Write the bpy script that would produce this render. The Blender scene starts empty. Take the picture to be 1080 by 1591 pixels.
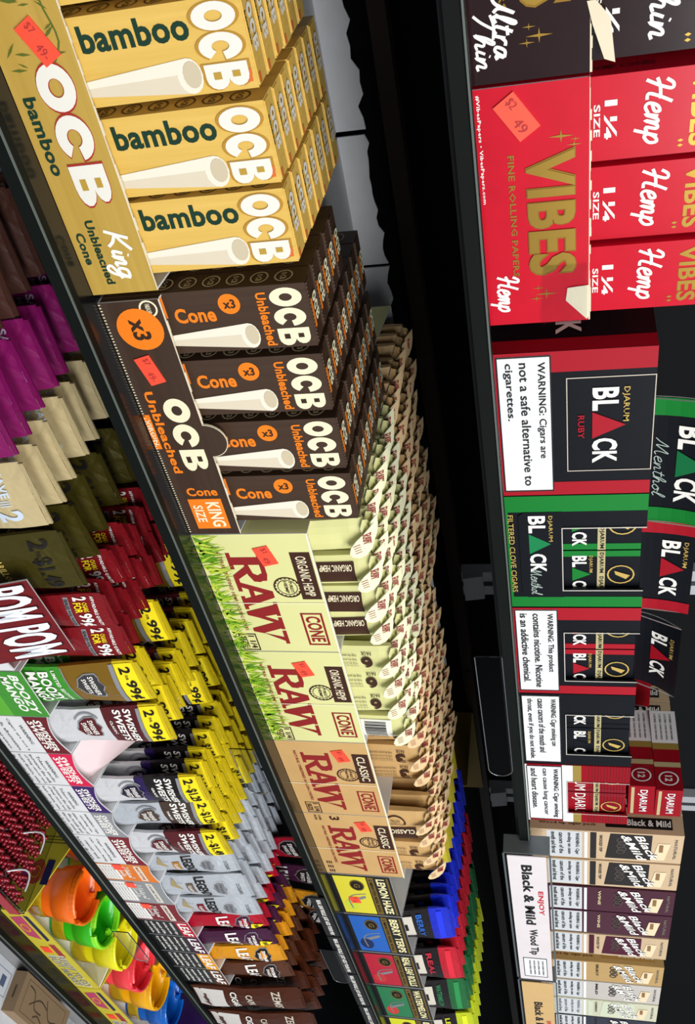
import bpy, math, random
from mathutils import Vector, Matrix
random.seed(7)
scene = bpy.context.scene
COL = scene.collection

# ---------------------------------------------------------------- camera, world, lights, exposure
cam_d = bpy.data.cameras.new('camera'); cam = bpy.data.objects.new('camera', cam_d); COL.objects.link(cam)
scene.camera = cam
cam_d.sensor_fit = 'VERTICAL'; cam_d.sensor_height = 36.0; cam_d.lens = 1450/1591*36.0
cam_d.clip_start = 0.01
RT = Vector((0.716597, -0.697220, -0.019315)); UPV = Vector((0.169863, 0.147592, 0.974353)); BK = Vector((-0.676487, -0.701499, 0.224195))
# the phone was held on its side: picture right is world up, picture down is world right
mw = Matrix.Identity(4)
for i in range(3):
    mw[i][0] = UPV[i]; mw[i][1] = -RT[i]; mw[i][2] = BK[i]
mw[2][3] = 1.42
cam.matrix_world = mw

world = bpy.data.worlds.new('world'); scene.world = world; world.use_nodes = True
bg = world.node_tree.nodes['Background']; bg.inputs[0].default_value = (0.9, 0.95, 1.0, 1); bg.inputs[1].default_value = 0.16

def area(name, loc, target, sx, sy, power, color=(1, 1, 1)):
    l = bpy.data.lights.new(name, 'AREA'); l.shape = 'RECTANGLE'; l.size = sx; l.size_y = sy; l.energy = power; l.color = color
    o = bpy.data.objects.new(name, l); COL.objects.link(o); o.location = loc
    o.rotation_euler = (Vector(target) - Vector(loc)).to_track_quat('-Z', 'Y').to_euler()
    return o
area('ceiling_light', (0.2, -1.1, 2.7), (0.7, 0.5, 1.1), 1.8, 0.35, 22, (1.0, 0.95, 0.86))
area('ceiling_light', (2.2, -1.2, 2.7), (1.4, 0.5, 1.0), 1.8, 0.35, 26, (0.96, 0.98, 1.0))
area('ceiling_light', (0.8, -3.2, 2.7), (0.9, 0.6, 1.1), 4.0, 0.8, 110, (0.97, 0.98, 1.0))

vs = scene.view_settings
vs.view_transform = 'Standard'; vs.look = 'None'; vs.gamma = 1.0; vs.use_curve_mapping = False
vs.exposure = 0.08

# ---------------------------------------------------------------- materials
def lin(c): return c/12.92 if c <= 0.04045 else ((c+0.055)/1.055)**2.4
def rgb(h):
    h = h.lstrip('#'); return tuple(lin(int(h[i:i+2], 16)/255) for i in (0, 2, 4)) + (1,)
MATS = {}
def mat(name, col='#888888', rough=0.5, metal=0.0, kind='card', scale=60.0, amp=0.06, coat=0.0, col2=None):
    if name in MATS: return MATS[name]
    m = bpy.data.materials.new(name); m.use_nodes = True; nt = m.node_tree; b = nt.nodes['Principled BSDF']
    b.inputs['Roughness'].default_value = rough; b.inputs['Metallic'].default_value = metal
    b.inputs['Coat Weight'].default_value = coat; b.inputs['Coat Roughness'].default_value = 0.12
    tc = nt.nodes.new('ShaderNodeTexCoord'); mp = nt.nodes.new('ShaderNodeMapping'); nz = nt.nodes.new('ShaderNodeTexNoise')
    nt.links.new(tc.outputs['Object'], mp.inputs[0]); nt.links.new(mp.outputs[0], nz.inputs['Vector'])
    nz.inputs['Scale'].default_value = scale; nz.inputs['Detail'].default_value = 3
    if kind == 'woodx': mp.inputs['Scale'].default_value = (0.12, 1, 4)
    if kind == 'woodz': mp.inputs['Scale'].default_value = (4, 1, 0.12)
    mx = nt.nodes.new('ShaderNodeMix'); mx.data_type = 'RGBA'
    c1 = rgb(col); c2 = rgb(col2) if col2 else tuple(max(0, x*(1-amp*2.2)) for x in c1[:3])+(1,)
    mx.inputs['A'].default_value = c1; mx.inputs['B'].default_value = c2
    nt.links.new(nz.outputs['Fac'], mx.inputs['Factor']); nt.links.new(mx.outputs['Result'], b.inputs['Base Color'])
    if kind in ('foil', 'fabric'):
        bp = nt.nodes.new('ShaderNodeBump'); bp.inputs['Strength'].default_value = 0.45; bp.inputs['Distance'].default_value = 0.004
        n2 = nt.nodes.new('ShaderNodeTexNoise'); n2.inputs['Scale'].default_value = 45; n2.inputs['Detail'].default_value = 2; n2.inputs['Distortion'].default_value = 1.2
        nt.links.new(tc.outputs['Object'], n2.inputs['Vector'])
        nt.links.new(n2.outputs['Fac'], bp.inputs['Height']); nt.links.new(bp.outputs[0], b.inputs['Normal'])
    if kind == 'clear':
        b.inputs['Transmission Weight'].default_value = 1.0; b.inputs['IOR'].default_value = 1.12
    MATS[name] = m; return m
def card(n, c, **k): return mat(n, c, rough=k.pop('rough', 0.42), **k)
def foil(n, c, metal=0.15, rough=0.34, **k): return mat(n, c, rough=rough, metal=metal, kind='foil', **k)
def ink(c, rough=0.5, metal=0.0):
    m = mat('ink_'+c.strip('#')+('m' if metal else ''), c, rough=rough, metal=metal, amp=0.02)
    m.node_tree.nodes['Principled BSDF'].inputs['Specular IOR Level'].default_value = 0.22
    return m

WHITE = ink('#f4f2ec'); BLACKI = ink('#17171a'); GOLDI = mat('gold_foil_ink', '#c9a24a', rough=0.28, metal=0.8)
CARDW = card('white_card', '#dfe0e2', rough=0.6)
STK = mat('orange_sticker', '#ff5238', rough=0.5, amp=0.02)

# ---------------------------------------------------------------- mesh building
class MB:
    def __init__(s): s.v = []; s.f = []; s.m = []; s.mats = []
    def mi(s, m):
        if m not in s.mats: s.mats.append(m)
        return s.mats.index(m)
    def face(s, pts, m):
        n = len(s.v); s.v += [tuple(p) for p in pts]; s.f.append(tuple(range(n, n+len(pts)))); s.m.append(s.mi(m))
    def hexa(s, P, m, ms=None):
        # P: 8 corners, bottom 0-3 (front-left, front-right, back-right, back-left), top 4-7
        n = len(s.v); s.v += [tuple(p) for p in P]
        fs = [(0, 1, 5, 4), (1, 2, 6, 5), (2, 3, 7, 6), (3, 0, 4, 7), (4, 5, 6, 7), (3, 2, 1, 0)]
        for k, f in enumerate(fs):
            s.f.append(tuple(n+i for i in f)); s.m.append(s.mi(ms[k] if ms and ms[k] else m))
    def box(s, x0, x1, y0, y1, z0, z1, m, ms=None):
        s.hexa([(x0, y0, z0), (x1, y0, z0), (x1, y1, z0), (x0, y1, z0), (x0, y0, z1), (x1, y0, z1), (x1, y1, z1), (x0, y1, z1)], m, ms)
    def grid(s, rows, m, mf=None, close=False):
        # rows: list of rows of points; mf(r, c) -> material
        n = len(s.v); R = len(rows); Cn = len(rows[0])
        for r in rows: s.v += [tuple(p) for p in r]
        for i in range(R-1):
            for j in range(Cn if close else Cn-1):
                k = (j+1) % Cn
                s.f.append((n+i*Cn+j, n+i*Cn+k, n+(i+1)*Cn+k, n+(i+1)*Cn+j)); s.m.append(s.mi(mf(i, j) if mf else m))
    def extr(s, pts, F, d, m, mside=None, mback=None):
        # flat outline pts (u,v) on frame F, thickness d behind it
        n = len(pts); a = [F(u, v, 0) for u, v in pts]; b = [F(u, v, -d) for u, v in pts]
        s.face(a, m); s.face(b[::-1], mback or mside or m)
        for i in range(n):
            j = (i+1) % n; s.face([a[j], a[i], b[i], b[j]], mside or m)
    def mesh(s, name, smooth=False):
        me = bpy.data.meshes.new(name); me.from_pydata(s.v, [], s.f); me.update()
        for m in s.mats: me.materials.append(m)
        me.polygons.foreach_set('material_index', s.m)
        if smooth: me.polygons.foreach_set('use_smooth', [True]*len(me.polygons))
        return me
    def build(s, name, parent=None, smooth=False, loc=None):
        o = bpy.data.objects.new(name, s.mesh(name, smooth)); COL.objects.link(o)
        if parent: o.parent = parent
        if loc: o.location = loc
        return o
def tag(o, label, cat, group=None):
    o['label'] = label; o['category'] = cat
    if group: o['group'] = group
    return o
def struct(o): o['kind'] = 'structure'; return o
def dup(root, loc, rot=(0, 0, 0), label=None):
    r = root.copy(); COL.objects.link(r); r.location = loc; r.rotation_euler = rot
    if label: r['label'] = label
    for ch in root.children:
        c = ch.copy(); COL.objects.link(c); c.parent = r
        for g in ch.children:
            d = g.copy(); COL.objects.link(d); d.parent = c
    return r
def place(proto, loc, rot=(0, 0, 0), label=None):
    # the first call moves the original, later ones copy it
    if not proto.get('used'):
        proto['used'] = 1; proto.location = loc; proto.rotation_euler = rot
        if label: proto['label'] = label
        return proto
    return dup(proto, loc, rot, label)

def frame(o, ex=(1, 0, 0), ey=(0, 0, 1), ez=(0, -1, 0)):
    o, ex, ey, ez = map(Vector, (o, ex, ey, ez))
    return lambda u, v, w=0.0: o+ex*u+ey*v+ez*w
def subframe(F, W, H):
    # unit coordinates on a panel W x H
    return lambda u, v, w=0.0: F(u*W, v*H, w)

# ---------------------------------------------------------------- print: lettering and shapes as thin flat meshes
GL = {}
def glyphs(s, bold=0.0, shear=0.0, res=2):
    k = (s, bold, shear, res)
    if k in GL: return GL[k]
    cu = bpy.data.curves.new('t', 'FONT'); cu.body = s; cu.offset = bold; cu.shear = shear; cu.resolution_u = res; cu.size = 1.0; cu.fill_mode = 'FRONT'; cu.space_character = 1.0+bold*1.6
    ob = bpy.data.objects.new('t', cu); me = ob.to_mesh()
    v = [(p.co.x, p.co.y) for p in me.vertices]; f = [tuple(p.vertices) for p in me.polygons]
    ob.to_mesh_clear(); bpy.data.objects.remove(ob); bpy.data.curves.remove(cu)
    if not v: v = [(0, 0), (1, 1)]
    x0 = min(p[0] for p in v); x1 = max(p[0] for p in v); y0 = min(p[1] for p in v); y1 = max(p[1] for p in v)
    GL[k] = ([((p[0]-x0)/(x1-x0+1e-9), (p[1]-y0)/(y1-y0+1e-9)) for p in v], f, (x1-x0)/(y1-y0+1e-9)); return GL[k]
E0 = 0.00020
PC = [0]
def put(mb, F, pts, faces, m, w):
    PC[0] = (PC[0]+1) % 9; w += PC[0]*1.6e-5
    n = len(mb.v); mb.v += [tuple(F(u, v, w)) for u, v in pts]; i = mb.mi(m)
    for f in faces: mb.f.append(tuple(n+k for k in f)); mb.m.append(i)
def txt(mb, F, s, x0, y0, x1, y1, m, bold=0.02, shear=0.0, rot=0, L=1, outline=None, ob=0.02, res=3, keep=False):
    """Fit the text's bounding box to the rectangle. rot=1: reads upward (turned 90 degrees counter-clockwise); rot=2: upside down."""
    for mm, b, l in (([(outline, bold+ob, L)] if outline else []) + [(m, bold, L+(1 if outline else 0))]):
        p, f, asp = glyphs(s, min(b, .032) if mm is not outline else min(b, .05), shear, res)
        X0, Y0, X1, Y1 = x0, y0, x1, y1
        if outline and mm is outline:
            e = (y1-y0 if rot != 1 else x1-x0)*ob*1.0; X0 -= e; X1 += e; Y0 -= e; Y1 += e
        if rot == 1: q = [(X1-(X1-X0)*b_, Y0+(Y1-Y0)*a) for a, b_ in p]
        elif rot == 3: q = [(X0+(X1-X0)*b_, Y1-(Y1-Y0)*a) for a, b_ in p]
        elif rot == 2: q = [(X1-(X1-X0)*a, Y1-(Y1-Y0)*b_) for a, b_ in p]
        else: q = [(X0+(X1-X0)*a, Y0+(Y1-Y0)*b_) for a, b_ in p]
        put(mb, F, q, f, mm, E0*l)
def rect(mb, F, x0, y0, x1, y1, m, L=1, sub=1):
    if sub == 1: put(mb, F, [(x0, y0), (x1, y0), (x1, y1), (x0, y1)], [(0, 1, 2, 3)], m, E0*L)
    else:
        n = sub
        P = [(x0+(x1-x0)*i/n, y) for y in (y0, (y0+y1)/2, y1) for i in range(n+1)]
        put(mb, F, P, [(r*(n+1)+i, r*(n+1)+i+1, (r+1)*(n+1)+i+1, (r+1)*(n+1)+i) for r in (0, 1) for i in range(n)], m, E0*L)
def poly(mb, F, pts, m, L=1): put(mb, F, pts, [tuple(range(len(pts)))], m, E0*L)
def disc(mb, F, cx, cy, rx, ry, m, L=1, n=20): poly(mb, F, [(cx+rx*math.cos(2*math.pi*i/n), cy+ry*math.sin(2*math.pi*i/n)) for i in range(n)], m, L)
def ring(mb, F, cx, cy, rx, ry, t, m, L=1, n=24, a0=0, a1=2*math.pi):
    P = []; fs = []
    for i in range(n+1):
        a = a0+(a1-a0)*i/n
        P += [(cx+rx*math.cos(a), cy+ry*math.sin(a)), (cx+rx*(1-t)*math.cos(a), cy+ry*(1-t)*math.sin(a))]
    for i in range(n): fs.append((2*i, 2*i+2, 2*i+3, 2*i+1))
    put(mb, F, P, fs, m, E0*L)
def frame_line(mb, F, x0, y0, x1, y1, tx, ty, m, L=1):
    rect(mb, F, x0, y0, x1, y0+ty, m, L); rect(mb, F, x0, y1-ty, x1, y1, m, L); rect(mb, F, x0, y0, x0+tx, y1, m, L); rect(mb, F, x1-tx, y0, x1, y1, m, L)
def ribbon(mb, F, pts, wd, m, L=1, asp=1.0, smooth=True):
    """A pen stroke through the points (Catmull-Rom); asp = panel width over height so the stroke keeps its width."""
    if smooth and len(pts) > 2:
        P = [pts[0]]+list(pts)+[pts[-1]]; q = []
        for i in range(1, len(P)-2):
            for k in range(4):
                t = k/4; a, b, c, d = P[i-1], P[i], P[i+1], P[i+2]
                q.append(tuple(0.5*((2*b[j])+(-a[j]+c[j])*t+(2*a[j]-5*b[j]+4*c[j]-d[j])*t*t+(-a[j]+3*b[j]-3*c[j]+d[j])*t**3) for j in (0, 1)))
        q.append(pts[-1])
    else: q = list(pts)
    V = []; fs = []
    for i, p in enumerate(q):
        a = q[max(0, i-1)]; b = q[min(len(q)-1, i+1)]
        dx, dy = (b[0]-a[0])*asp, b[1]-a[1]; l = math.hypot(dx, dy) or 1
        nx, ny = -dy/l*wd/asp, dx/l*wd
        V += [(p[0]+nx, p[1]+ny), (p[0]-nx, p[1]-ny)]
    for i in range(len(q)-1): fs.append((2*i+1, 2*i+3, 2*i+2, 2*i))
    PC[0] = (PC[0]+1) % 9; n = len(mb.v); N_ = max(1, len(V)); w0 = E0*L+PC[0]*1.6e-5
    mb.v += [tuple(F(u, v, w0+6e-5*i/N_)) for i, (u, v) in enumerate(V)]; k_ = mb.mi(m)
    for f in fs: mb.f.append(tuple(n+k for k in f)); mb.m.append(k_)
# hand-drawn script letters in a unit box, advance widths included
SCR = {
 'K': (0.75, [[(.15, 1), (.08, .5), (0, 0)], [(.62, 1), (.3, .62), (.1, .45), (.4, .25), (.62, 0)]]),
 'H': (0.85, [[(.0, .75), (.12, 1), (.3, .95), (.25, .5), (.12, 0)], [(.75, 1), (.62, .5), (.58, .1), (.8, .05)], [(.0, .4), (.3, .52), (.7, .55)]]),
 'U': (0.75, [[(.05, .95), (.15, .95), (.08, .4), (.2, .02), (.45, .15), (.62, .95), (.55, .3), (.72, .02)]]),
 'T': (0.7, [[(.0, .85), (.3, 1), (.75, .95)], [(.42, .95), (.3, .4), (.15, .0)]]),
 'M': (1.0, [[(.0, .05), (.15, .4), (.3, 1), (.35, .4), (.4, .1), (.6, .7), (.72, 1), (.72, .4), (.8, .0), (.95, .1)]]),
 'e': (0.42, [[(.05, .25), (.3, .35), (.28, .55), (.1, .45), (.05, .15), (.2, 0), (.42, .12)]]),
 'm': (0.66, [[(.05, .5), (.05, 0), (.15, .45), (.28, .45), (.26, 0), (.36, .45), (.5, .45), (.5, .05), (.66, .1)]]),
 'n': (0.46, [[(.05, .5), (.05, 0), (.17, .45), (.3, .45), (.3, .05), (.46, .1)]]),
 'p': (0.5, [[(.1, .5), (.0, -.4), (.1, .3), (.3, .5), (.38, .2), (.2, 0), (.1, .1)]]),
 'i': (0.22, [[(.08, .5), (.05, .1), (.22, .1)], [(.12, .7), (.13, .76)]]),
 'g': (0.5, [[(.38, .48), (.1, .45), (.08, .1), (.3, .12), (.4, .5), (.34, -.2), (.15, -.42), (.02, -.2), (.5, .12)]]),
 't': (0.35, [[(.18, .85), (.1, .15), (.22, 0), (.35, .1)], [(.02, .6), (.32, .62)]]),
 'h': (0.48, [[(.02, .05), (.2, .8), (.14, 1), (.05, .6), (.05, 0), (.18, .45), (.32, .42), (.32, .05), (.48, .1)]]),
 'l': (0.28, [[(.02, .1), (.2, .8), (.14, 1), (.07, .5), (.1, .02), (.28, .12)]]),
 'r': (0.36, [[(.06, .0), (.08, .5)], [(.07, .3), (.18, .5), (.32, .48)]]),
 'a': (0.46, [[(.34, .42), (.12, .45), (.05, .1), (.2, .02), (.34, .42), (.33, .05), (.46, .1)]]),
 'o': (0.46, [[(.2, .48), (.04, .2), (.2, 0), (.36, .25), (.2, .48), (.46, .38)]]),
 'u': (0.46, [[(.04, .48), (.06, .05), (.25, .05), (.34, .48), (.33, .05), (.46, .1)]]),
 'L': (0.6, [[(.4, 1), (.2, .9), (.15, .2), (.05, .0), (.6, .08)]]),
 'Q': (0.7, [[(.3, 1), (.05, .5), (.25, .02), (.6, .4), (.5, .95), (.3, 1)], [(.35, .25), (.7, -.05)]]),
 '2': (0.5, [[(.05, .8), (.25, 1), (.4, .7), (.05, .02), (.45, .02)]]),
 'y': (0.46, [[(.05, .48), (.1, .12), (.3, .15), (.36, .48), (.3, -.2), (.1, -.42), (.46, .1)]]),
 'N': (0.8, [[(.0, 0), (.15, 1), (.5, .0), (.65, 1)]]),
 'f': (0.35, [[(.3, .95), (.15, .9), (.1, .3), (.05, -.35)], [(.0, .5), (.3, .52)]]),
 ' ': (0.35, []),
}
def script(mb, F, s, x0, y0, x1, y1, m, wd=0.07, L=1, W=1.0, H=1.0, rot=0, slant=0.2):
    """Brush lettering: x-height box y0..y1 holds the capitals; descenders hang below."""
    tot = sum(SCR[c][0] for c in s)
    h = (y1-y0)*H if rot == 0 else (x1-x0)*W
    x = 0
    for c in s:
        adv, st = SCR[c]
        for pl in st:
            if rot == 0:
                q = [(x0+(x1-x0)*(x+a+b*slant)/(tot+slant), y0+(y1-y0)*b) for a, b in pl]
            else:
                q = [(x1-(x1-x0)*b, y0+(y1-y0)*(x+a+b*slant)/(tot+slant)) for a, b in pl]
            ribbon(mb, F, q, wd*h/H, m, L, W/H)
        x += adv

# custom heavy letters: ring O, notched C, slab B (unit box u 0..1, v 0..1 each)
def ocb(mb, F, x0, y0, x1, y1, m, L=1, edge=None, e=0.0, hole=None):
    hole = hole or ink('#3a291d' if m is CREAM else '#bb983f')
    """Three round heavy letters side by side."""
    def one(k, m, L, g):
        w = (x1-x0)/3.15; cx = x0+w*(k+0.5)+k*w*0.07; rx = w*0.5+g; ry = (y1-y0)*0.5+g*1.2; cy = (y0+y1)/2
        if k == 0: ring(mb, F, cx, cy, rx, ry, 0.60-(0 if g == 0 else -0.06), m, L)
        if k == 1: ring(mb, F, cx, cy, rx, ry, 0.60+(0 if g == 0 else 0.06), m, L, a0=math.radians(-18 if not g else -22)+0.6-0.15, a1=math.radians(325))
        if k == 2:
            l, r, b, t = cx-w*.46-g, cx+w*.5+g, y0-g, y1+g; hh = t-b
            def arc(cx_, cy_, rx_, ry_, n=7): return [(cx_+rx_*math.sin(math.pi*i/n), cy_-ry_*math.cos(math.pi*i/n)) for i in range(n+1)]
            o1 = arc(l+(r-l)*.55, b+hh*.27, (r-l)*.45, hh*.27); o2 = arc(l+(r-l)*.5, b+hh*.76, (r-l)*.43, hh*.24)
            ht = 0.0 if g == 0 else 0.5
            sx = (r-l)
            # solid letter, then its two counters in the card's own colour
            rect(mb, F, l, b, l+sx*.56, t, m, L)
            for oo in (o1, o2): poly(mb, F, [(l+sx*.5, oo[0][1])]+oo+[(l+sx*.5, oo[-1][1])], m, L)
            if g == 0:
                wd_, h0 = w*.96, y1-y0
                rect(mb, F, l+wd_*.32, b+h0*.19, l+wd_*.60, b+h0*.37, hole, L+1); rect(mb, F, l+wd_*.32, b+h0*.63, l+wd_*.56, b+h0*.81, hole, L+1)
    for k in range(3):
        if edge:
            one(k, edge, L, e)
            one(k, m, L+1, 0)
        else: one(k, m, L, 0)
def slabR(mb, F, x0, y0, x1, y1, m, L=1):
    w, h = x1-x0, y1-y0; g = lambda a, b: (x0+w*a, y0+h*b)
    P = lambda q: poly(mb, F, [g(*p) for p in q], m, L)
    P([(0, .86), (.5, .86), (.5, 1), (0, 1)]); P([(.14, .1), (.38, .1), (.38, .9), (.14, .9)]); P([(0, 0), (.52, 0), (.52, .12), (0, .12)])
    P([(.38, .86), (.62, .86), (.82, .8), (.9, .68), (.9, 1-.06), (.7, 1), (.38, 1)])
    P([(.66, .84), (.72, .72), (.66, .6), (.38, .54), (.38, .42), (.7, .44), (.92, .56), (.94, .74), (.86, .9)])
    P([(.42, .44), (.64, .46), (.84, .14), (1, .14), (1, 0), (.72, 0)])
def slabA(mb, F, x0, y0, x1, y1, m, L=1):
    w, h = x1-x0, y1-y0; g = lambda a, b: (x0+w*a, y0+h*b)
    P = lambda q: poly(mb, F, [g(*p) for p in q], m, L)
    P([(.4, 1), (.6, 1), (.9, .1), (.64, .1), (.45, .78)]); P([(.4, 1), (.5, .8), (.26, .1), (.1, .1)])
    P([(.24, .3), (.72, .3), (.68, .44), (.28, .44)]); P([(0, 0), (.4, 0), (.4, .12), (0, .12)]); P([(.56, 0), (1, 0), (1, .12), (.56, .12)])
def slabW(mb, F, x0, y0, x1, y1, m, L=1):
    w, h = x1-x0, y1-y0; g = lambda a, b: (x0+w*a, y0+h*b)
    P = lambda q: poly(mb, F, [g(*p) for p in q], m, L)
    P([(0, .88), (.32, .88), (.32, 1), (0, 1)]); P([(.68, .88), (1, .88), (1, 1), (.68, 1)]); P([(.36, .88), (.64, .88), (.64, 1), (.36, 1)])
    P([(.06, .9), (.28, .9), (.36, .3), (.30, 0), (.22, 0)]); P([(.30, 0), (.36, .3), (.52, .9), (.44, .9), (.28, .3)])
    P([(.44, .9), (.62, .9), (.74, .3), (.70, 0), (.62, 0)]); P([(.70, 0), (.74, .3), (.94, .9), (.84, .9)])
def raw(mb, F, x0, y0, x1, y1, m, L=1):
    w = x1-x0
    slabR(mb, F, x0, y0, x0+w*.32, y1, m, L); slabA(mb, F, x0+w*.27, y0, x0+w*.6, y1, m, L); slabW(mb, F, x0+w*.52, y0, x1, y1, m, L)
def shield(mb, F, cx, cy, w, h, m, edge, L=1):
    def s(k, mm, l):
        P = [(-.5, .3), (-.36, .38), (-.2, .36), (0, .5), (.2, .36), (.36, .38), (.5, .3), (.5, -.05), (.34, -.34), (.12, -.42), (0, -.5), (-.12, -.42), (-.34, -.34), (-.5, -.05)]
        poly(mb, F, [(cx+a*w*k, cy+b*h*k) for a, b in P], mm, l)
    s(1.0, edge, L); s(.9, m, L+1)
def sticker(parent, F, cx, cy, ang=0.0, w=0.022, h=0.0115, t1='$7', t2='49-'):
    """Orange price sticker with pencilled price; F in metres."""
    mb = MB(); c, s = math.cos(ang), math.sin(ang)
    G = lambda u, v, q=0.0: F(cx+u*c-v*s, cy+u*s+v*c, q)
    P = [(-w/2, -h/2), (w/2, -h/2), (w/2, h/2), (-w/2, h/2)]
    mb.extr(P, lambda u, v, q: G(u, v, q+0.0009), 0.0006, STK)
    pen = ink('#b03a3a')
    txt(mb, lambda u, v, q: G(u, v, q+0.0009), t1, -w*.42, -h*.05, -w*.2, h*.35, pen, bold=0.0)
    txt(mb, lambda u, v, q: G(u, v, q+0.0009), t2, w*.05, -h*.3, w*.38, h*.12, pen, bold=0.0)
    o = mb.build('price_sticker', parent); o['label'] = 'orange price sticker'; return o
ORD = ['first', 'second', 'third', 'fourth', 'fifth', 'sixth', 'seventh', 'eighth', 'ninth', 'tenth', 'eleventh', 'twelfth', 'thirteenth', 'fourteenth', 'fifteenth', 'sixteenth', 'seventeenth', 'eighteenth', 'nineteenth', 'twentieth']
def jit(a): return random.uniform(-a, a)

Z3, Z2, Z1, Z0 = 1.379, 1.141, 0.903, 0.735      # shelf surfaces, top to bottom
YF = 0.473                                        # product fronts on the two upper shelves

# ---------------------------------------------------------------- the setting
M_wall = mat('black_wall_panel', '#08090c', rough=0.7, amp=0.1, scale=8)
M_shelf = mat('black_shelf', '#0d0f11', rough=0.22, amp=0.1, scale=20)
M_edge = mat('dark_green_shelf_edge', '#0a100e', rough=0.6, amp=0.15, scale=30)
for _m in (M_wall, M_shelf, M_edge): _m.node_tree.nodes['Principled BSDF'].inputs['Specular IOR Level'].default_value = 0.12
M_shelf.node_tree.nodes['Principled BSDF'].inputs['Specular IOR Level'].default_value = 0.4
M_bronze = mat('bronze_trim', '#38281c', rough=0.4, metal=0.3)
M_steel = mat('steel_standard', '#c9ccd0', rough=0.35, metal=0.35)
M_grey = mat('grey_deck', '#b3b4b6', rough=0.55, scale=14)
XL, XR = -0.9, 4.6
mb = MB(); mb.box(XL, XR, 0.90, 0.93, 0.0, 2.4, M_wall); struct(mb.build('wall_back'))
mb = MB()
for k in range(12):
    x = -0.6+k*0.42
mb.box(XL, XR, 0.882, 0.8999, 0.5, 1.262, M_wall); struct(mb.build('trim_1'))
mb = MB(); mb.box(XL, XR, 0.878, 0.8995, 1.2625, 1.279, M_bronze); struct(mb.build('trim_2'))
M_floor = mat('vinyl_floor', '#9a9a97', rough=0.5, scale=5)
mb = MB(); mb.box(XL, XR, -2.4, 0.93, -0.03, 0.0, M_floor); struct(mb.build('floor'))

def shelf(name, z, y0, y1, label):
    mb = MB(); mb.box(XL, XR, y0, y1, z-0.010, z, M_shelf)
    o = mb.build(name); tag(o, label, 'shelf')
    mb = MB(); mb.box(XL, XR, y0-0.006, y0, z-0.007, z+0.003, M_edge); mb.build('edge_strip', o)
    mb = MB(); mb.box(XL, XR, y0-0.0072, y0-0.006, z+0.0016, z+0.0027, mat('edge_glint', '#59625d', rough=0.5)); mb.build('painted_glint_line', o)  # thin pale strip: the shelf edge's highlight painted as colour
    return o
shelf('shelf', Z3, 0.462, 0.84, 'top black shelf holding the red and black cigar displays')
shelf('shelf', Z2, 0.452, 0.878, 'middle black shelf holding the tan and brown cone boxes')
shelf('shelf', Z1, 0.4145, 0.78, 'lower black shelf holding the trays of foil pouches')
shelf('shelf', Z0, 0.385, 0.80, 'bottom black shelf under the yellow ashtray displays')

for xs, lab in ((0.975, 'steel upright standard on the back wall behind the green and black display'), (1.56, 'steel upright standard on the back wall behind the pale cigar packs')):
    mb = MB(); mb.box(xs, xs+0.047, 0.884, 0.8999, 1.2795, 1.72, M_steel)
    mb.box(xs+0.02, xs+0.027, 0.8825, 0.884, 1.2795, 1.72, mat('slot_dark', '#2a2b2e'))
    o = tag(mb.build('wall_standard'), lab, 'rail')
    mb = MB(); mb.hexa([(xs, .872, 1.283), (xs+.047, .872, 1.283), (xs+.047, .884, 1.283), (xs, .884, 1.283), (xs, .876, 1.31), (xs+.047, .876, 1.31), (xs+.047, .884, 1.31), (xs, .884, 1.31)], M_steel); mb.build('foot_bracket', o)
mb = MB()
for k in range(10):
    a, b = 2*math.pi*k/10, 2*math.pi*(k+1)/10
    mb.face([(0, 0, 0), (.004*math.cos(a), 0, .004*math.sin(a)), (.004*math.cos(b), 0, .004*math.sin(b))], M_bronze)
    mb.face([(.004*math.cos(a), 0, .004*math.sin(a)), (.004*math.cos(a), .006, .004*math.sin(a)), (.004*math.cos(b), .006, .004*math.sin(b)), (.004*math.cos(b), 0, .004*math.sin(b))], M_bronze)
tag(mb.build('screw', loc=(1.20, 0.876, 1.272)), 'small round screw head in the bronze rail', 'screw')

def tube(mb, pts, r, m, n=6):
    rows = []
    for i, p in enumerate(pts):
        a = Vector(pts[max(0, i-1)]); b = Vector(pts[min(len(pts)-1, i+1)]); t = (b-a).normalized()
        u = t.cross(Vector((0, 0, 1)));
        if u.length < 0.05: u = t.cross(Vector((0, 1, 0)))
        u.normalize(); w = t.cross(u)
        rows.append([Vector(p)+(u*math.cos(2*math.pi*k/n)+w*math.sin(2*math.pi*k/n))*r for k in range(n)])
    mb.grid(rows, m, close=True)
# clear label holders clipped along the shelf edges, with rounded ends
M_clear = mat('clear_plastic', '#f4f7f8', rough=0.02, kind='clear', amp=0.0)
M_rim = mat('polished_rim', '#70777b', rough=0.25, metal=0.4)
def holder(x0, x1, z0, z1, y, label):
    r = (z1-z0)/2; zc = (z0+z1)/2
    out = [(x0, z0)]+[(x1-r+r*math.cos(a), zc+r*math.sin(a)) for a in [math.radians(-90+18*k) for k in range(11)]]+[(x0, z1)]
    mb = MB(); mb.extr(out, frame((0, y, 0)), 0.0012, M_clear); o = tag(mb.build('label_holder'), label, 'label holder')
    mb = MB(); tube(mb, [(a, y, b) for a, b in out], 0.0004, M_rim, 5); mb.build('rim', o)
holder(0.60, 0.778, 1.350, 1.3715, 0.4535, 'clear rounded label holder hanging from the top shelf edge')
holder(0.735, 0.817, 1.110, 1.1325, 0.444, 'clear rounded label holder under the pale green boxes')
holder(1.19, 1.30, 1.110, 1.1325, 0.4375, 'clear rounded label holder under the yellow and blue boxes')
holder(0.50, 0.715, 0.872, 0.895, 0.400, 'clear rounded label holder on the lower shelf edge near the pink tray')
holder(1.09, 1.18, 0.874, 0.895, 0.400, 'clear rounded label holder on the lower shelf edge above the red ashtray')

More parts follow.
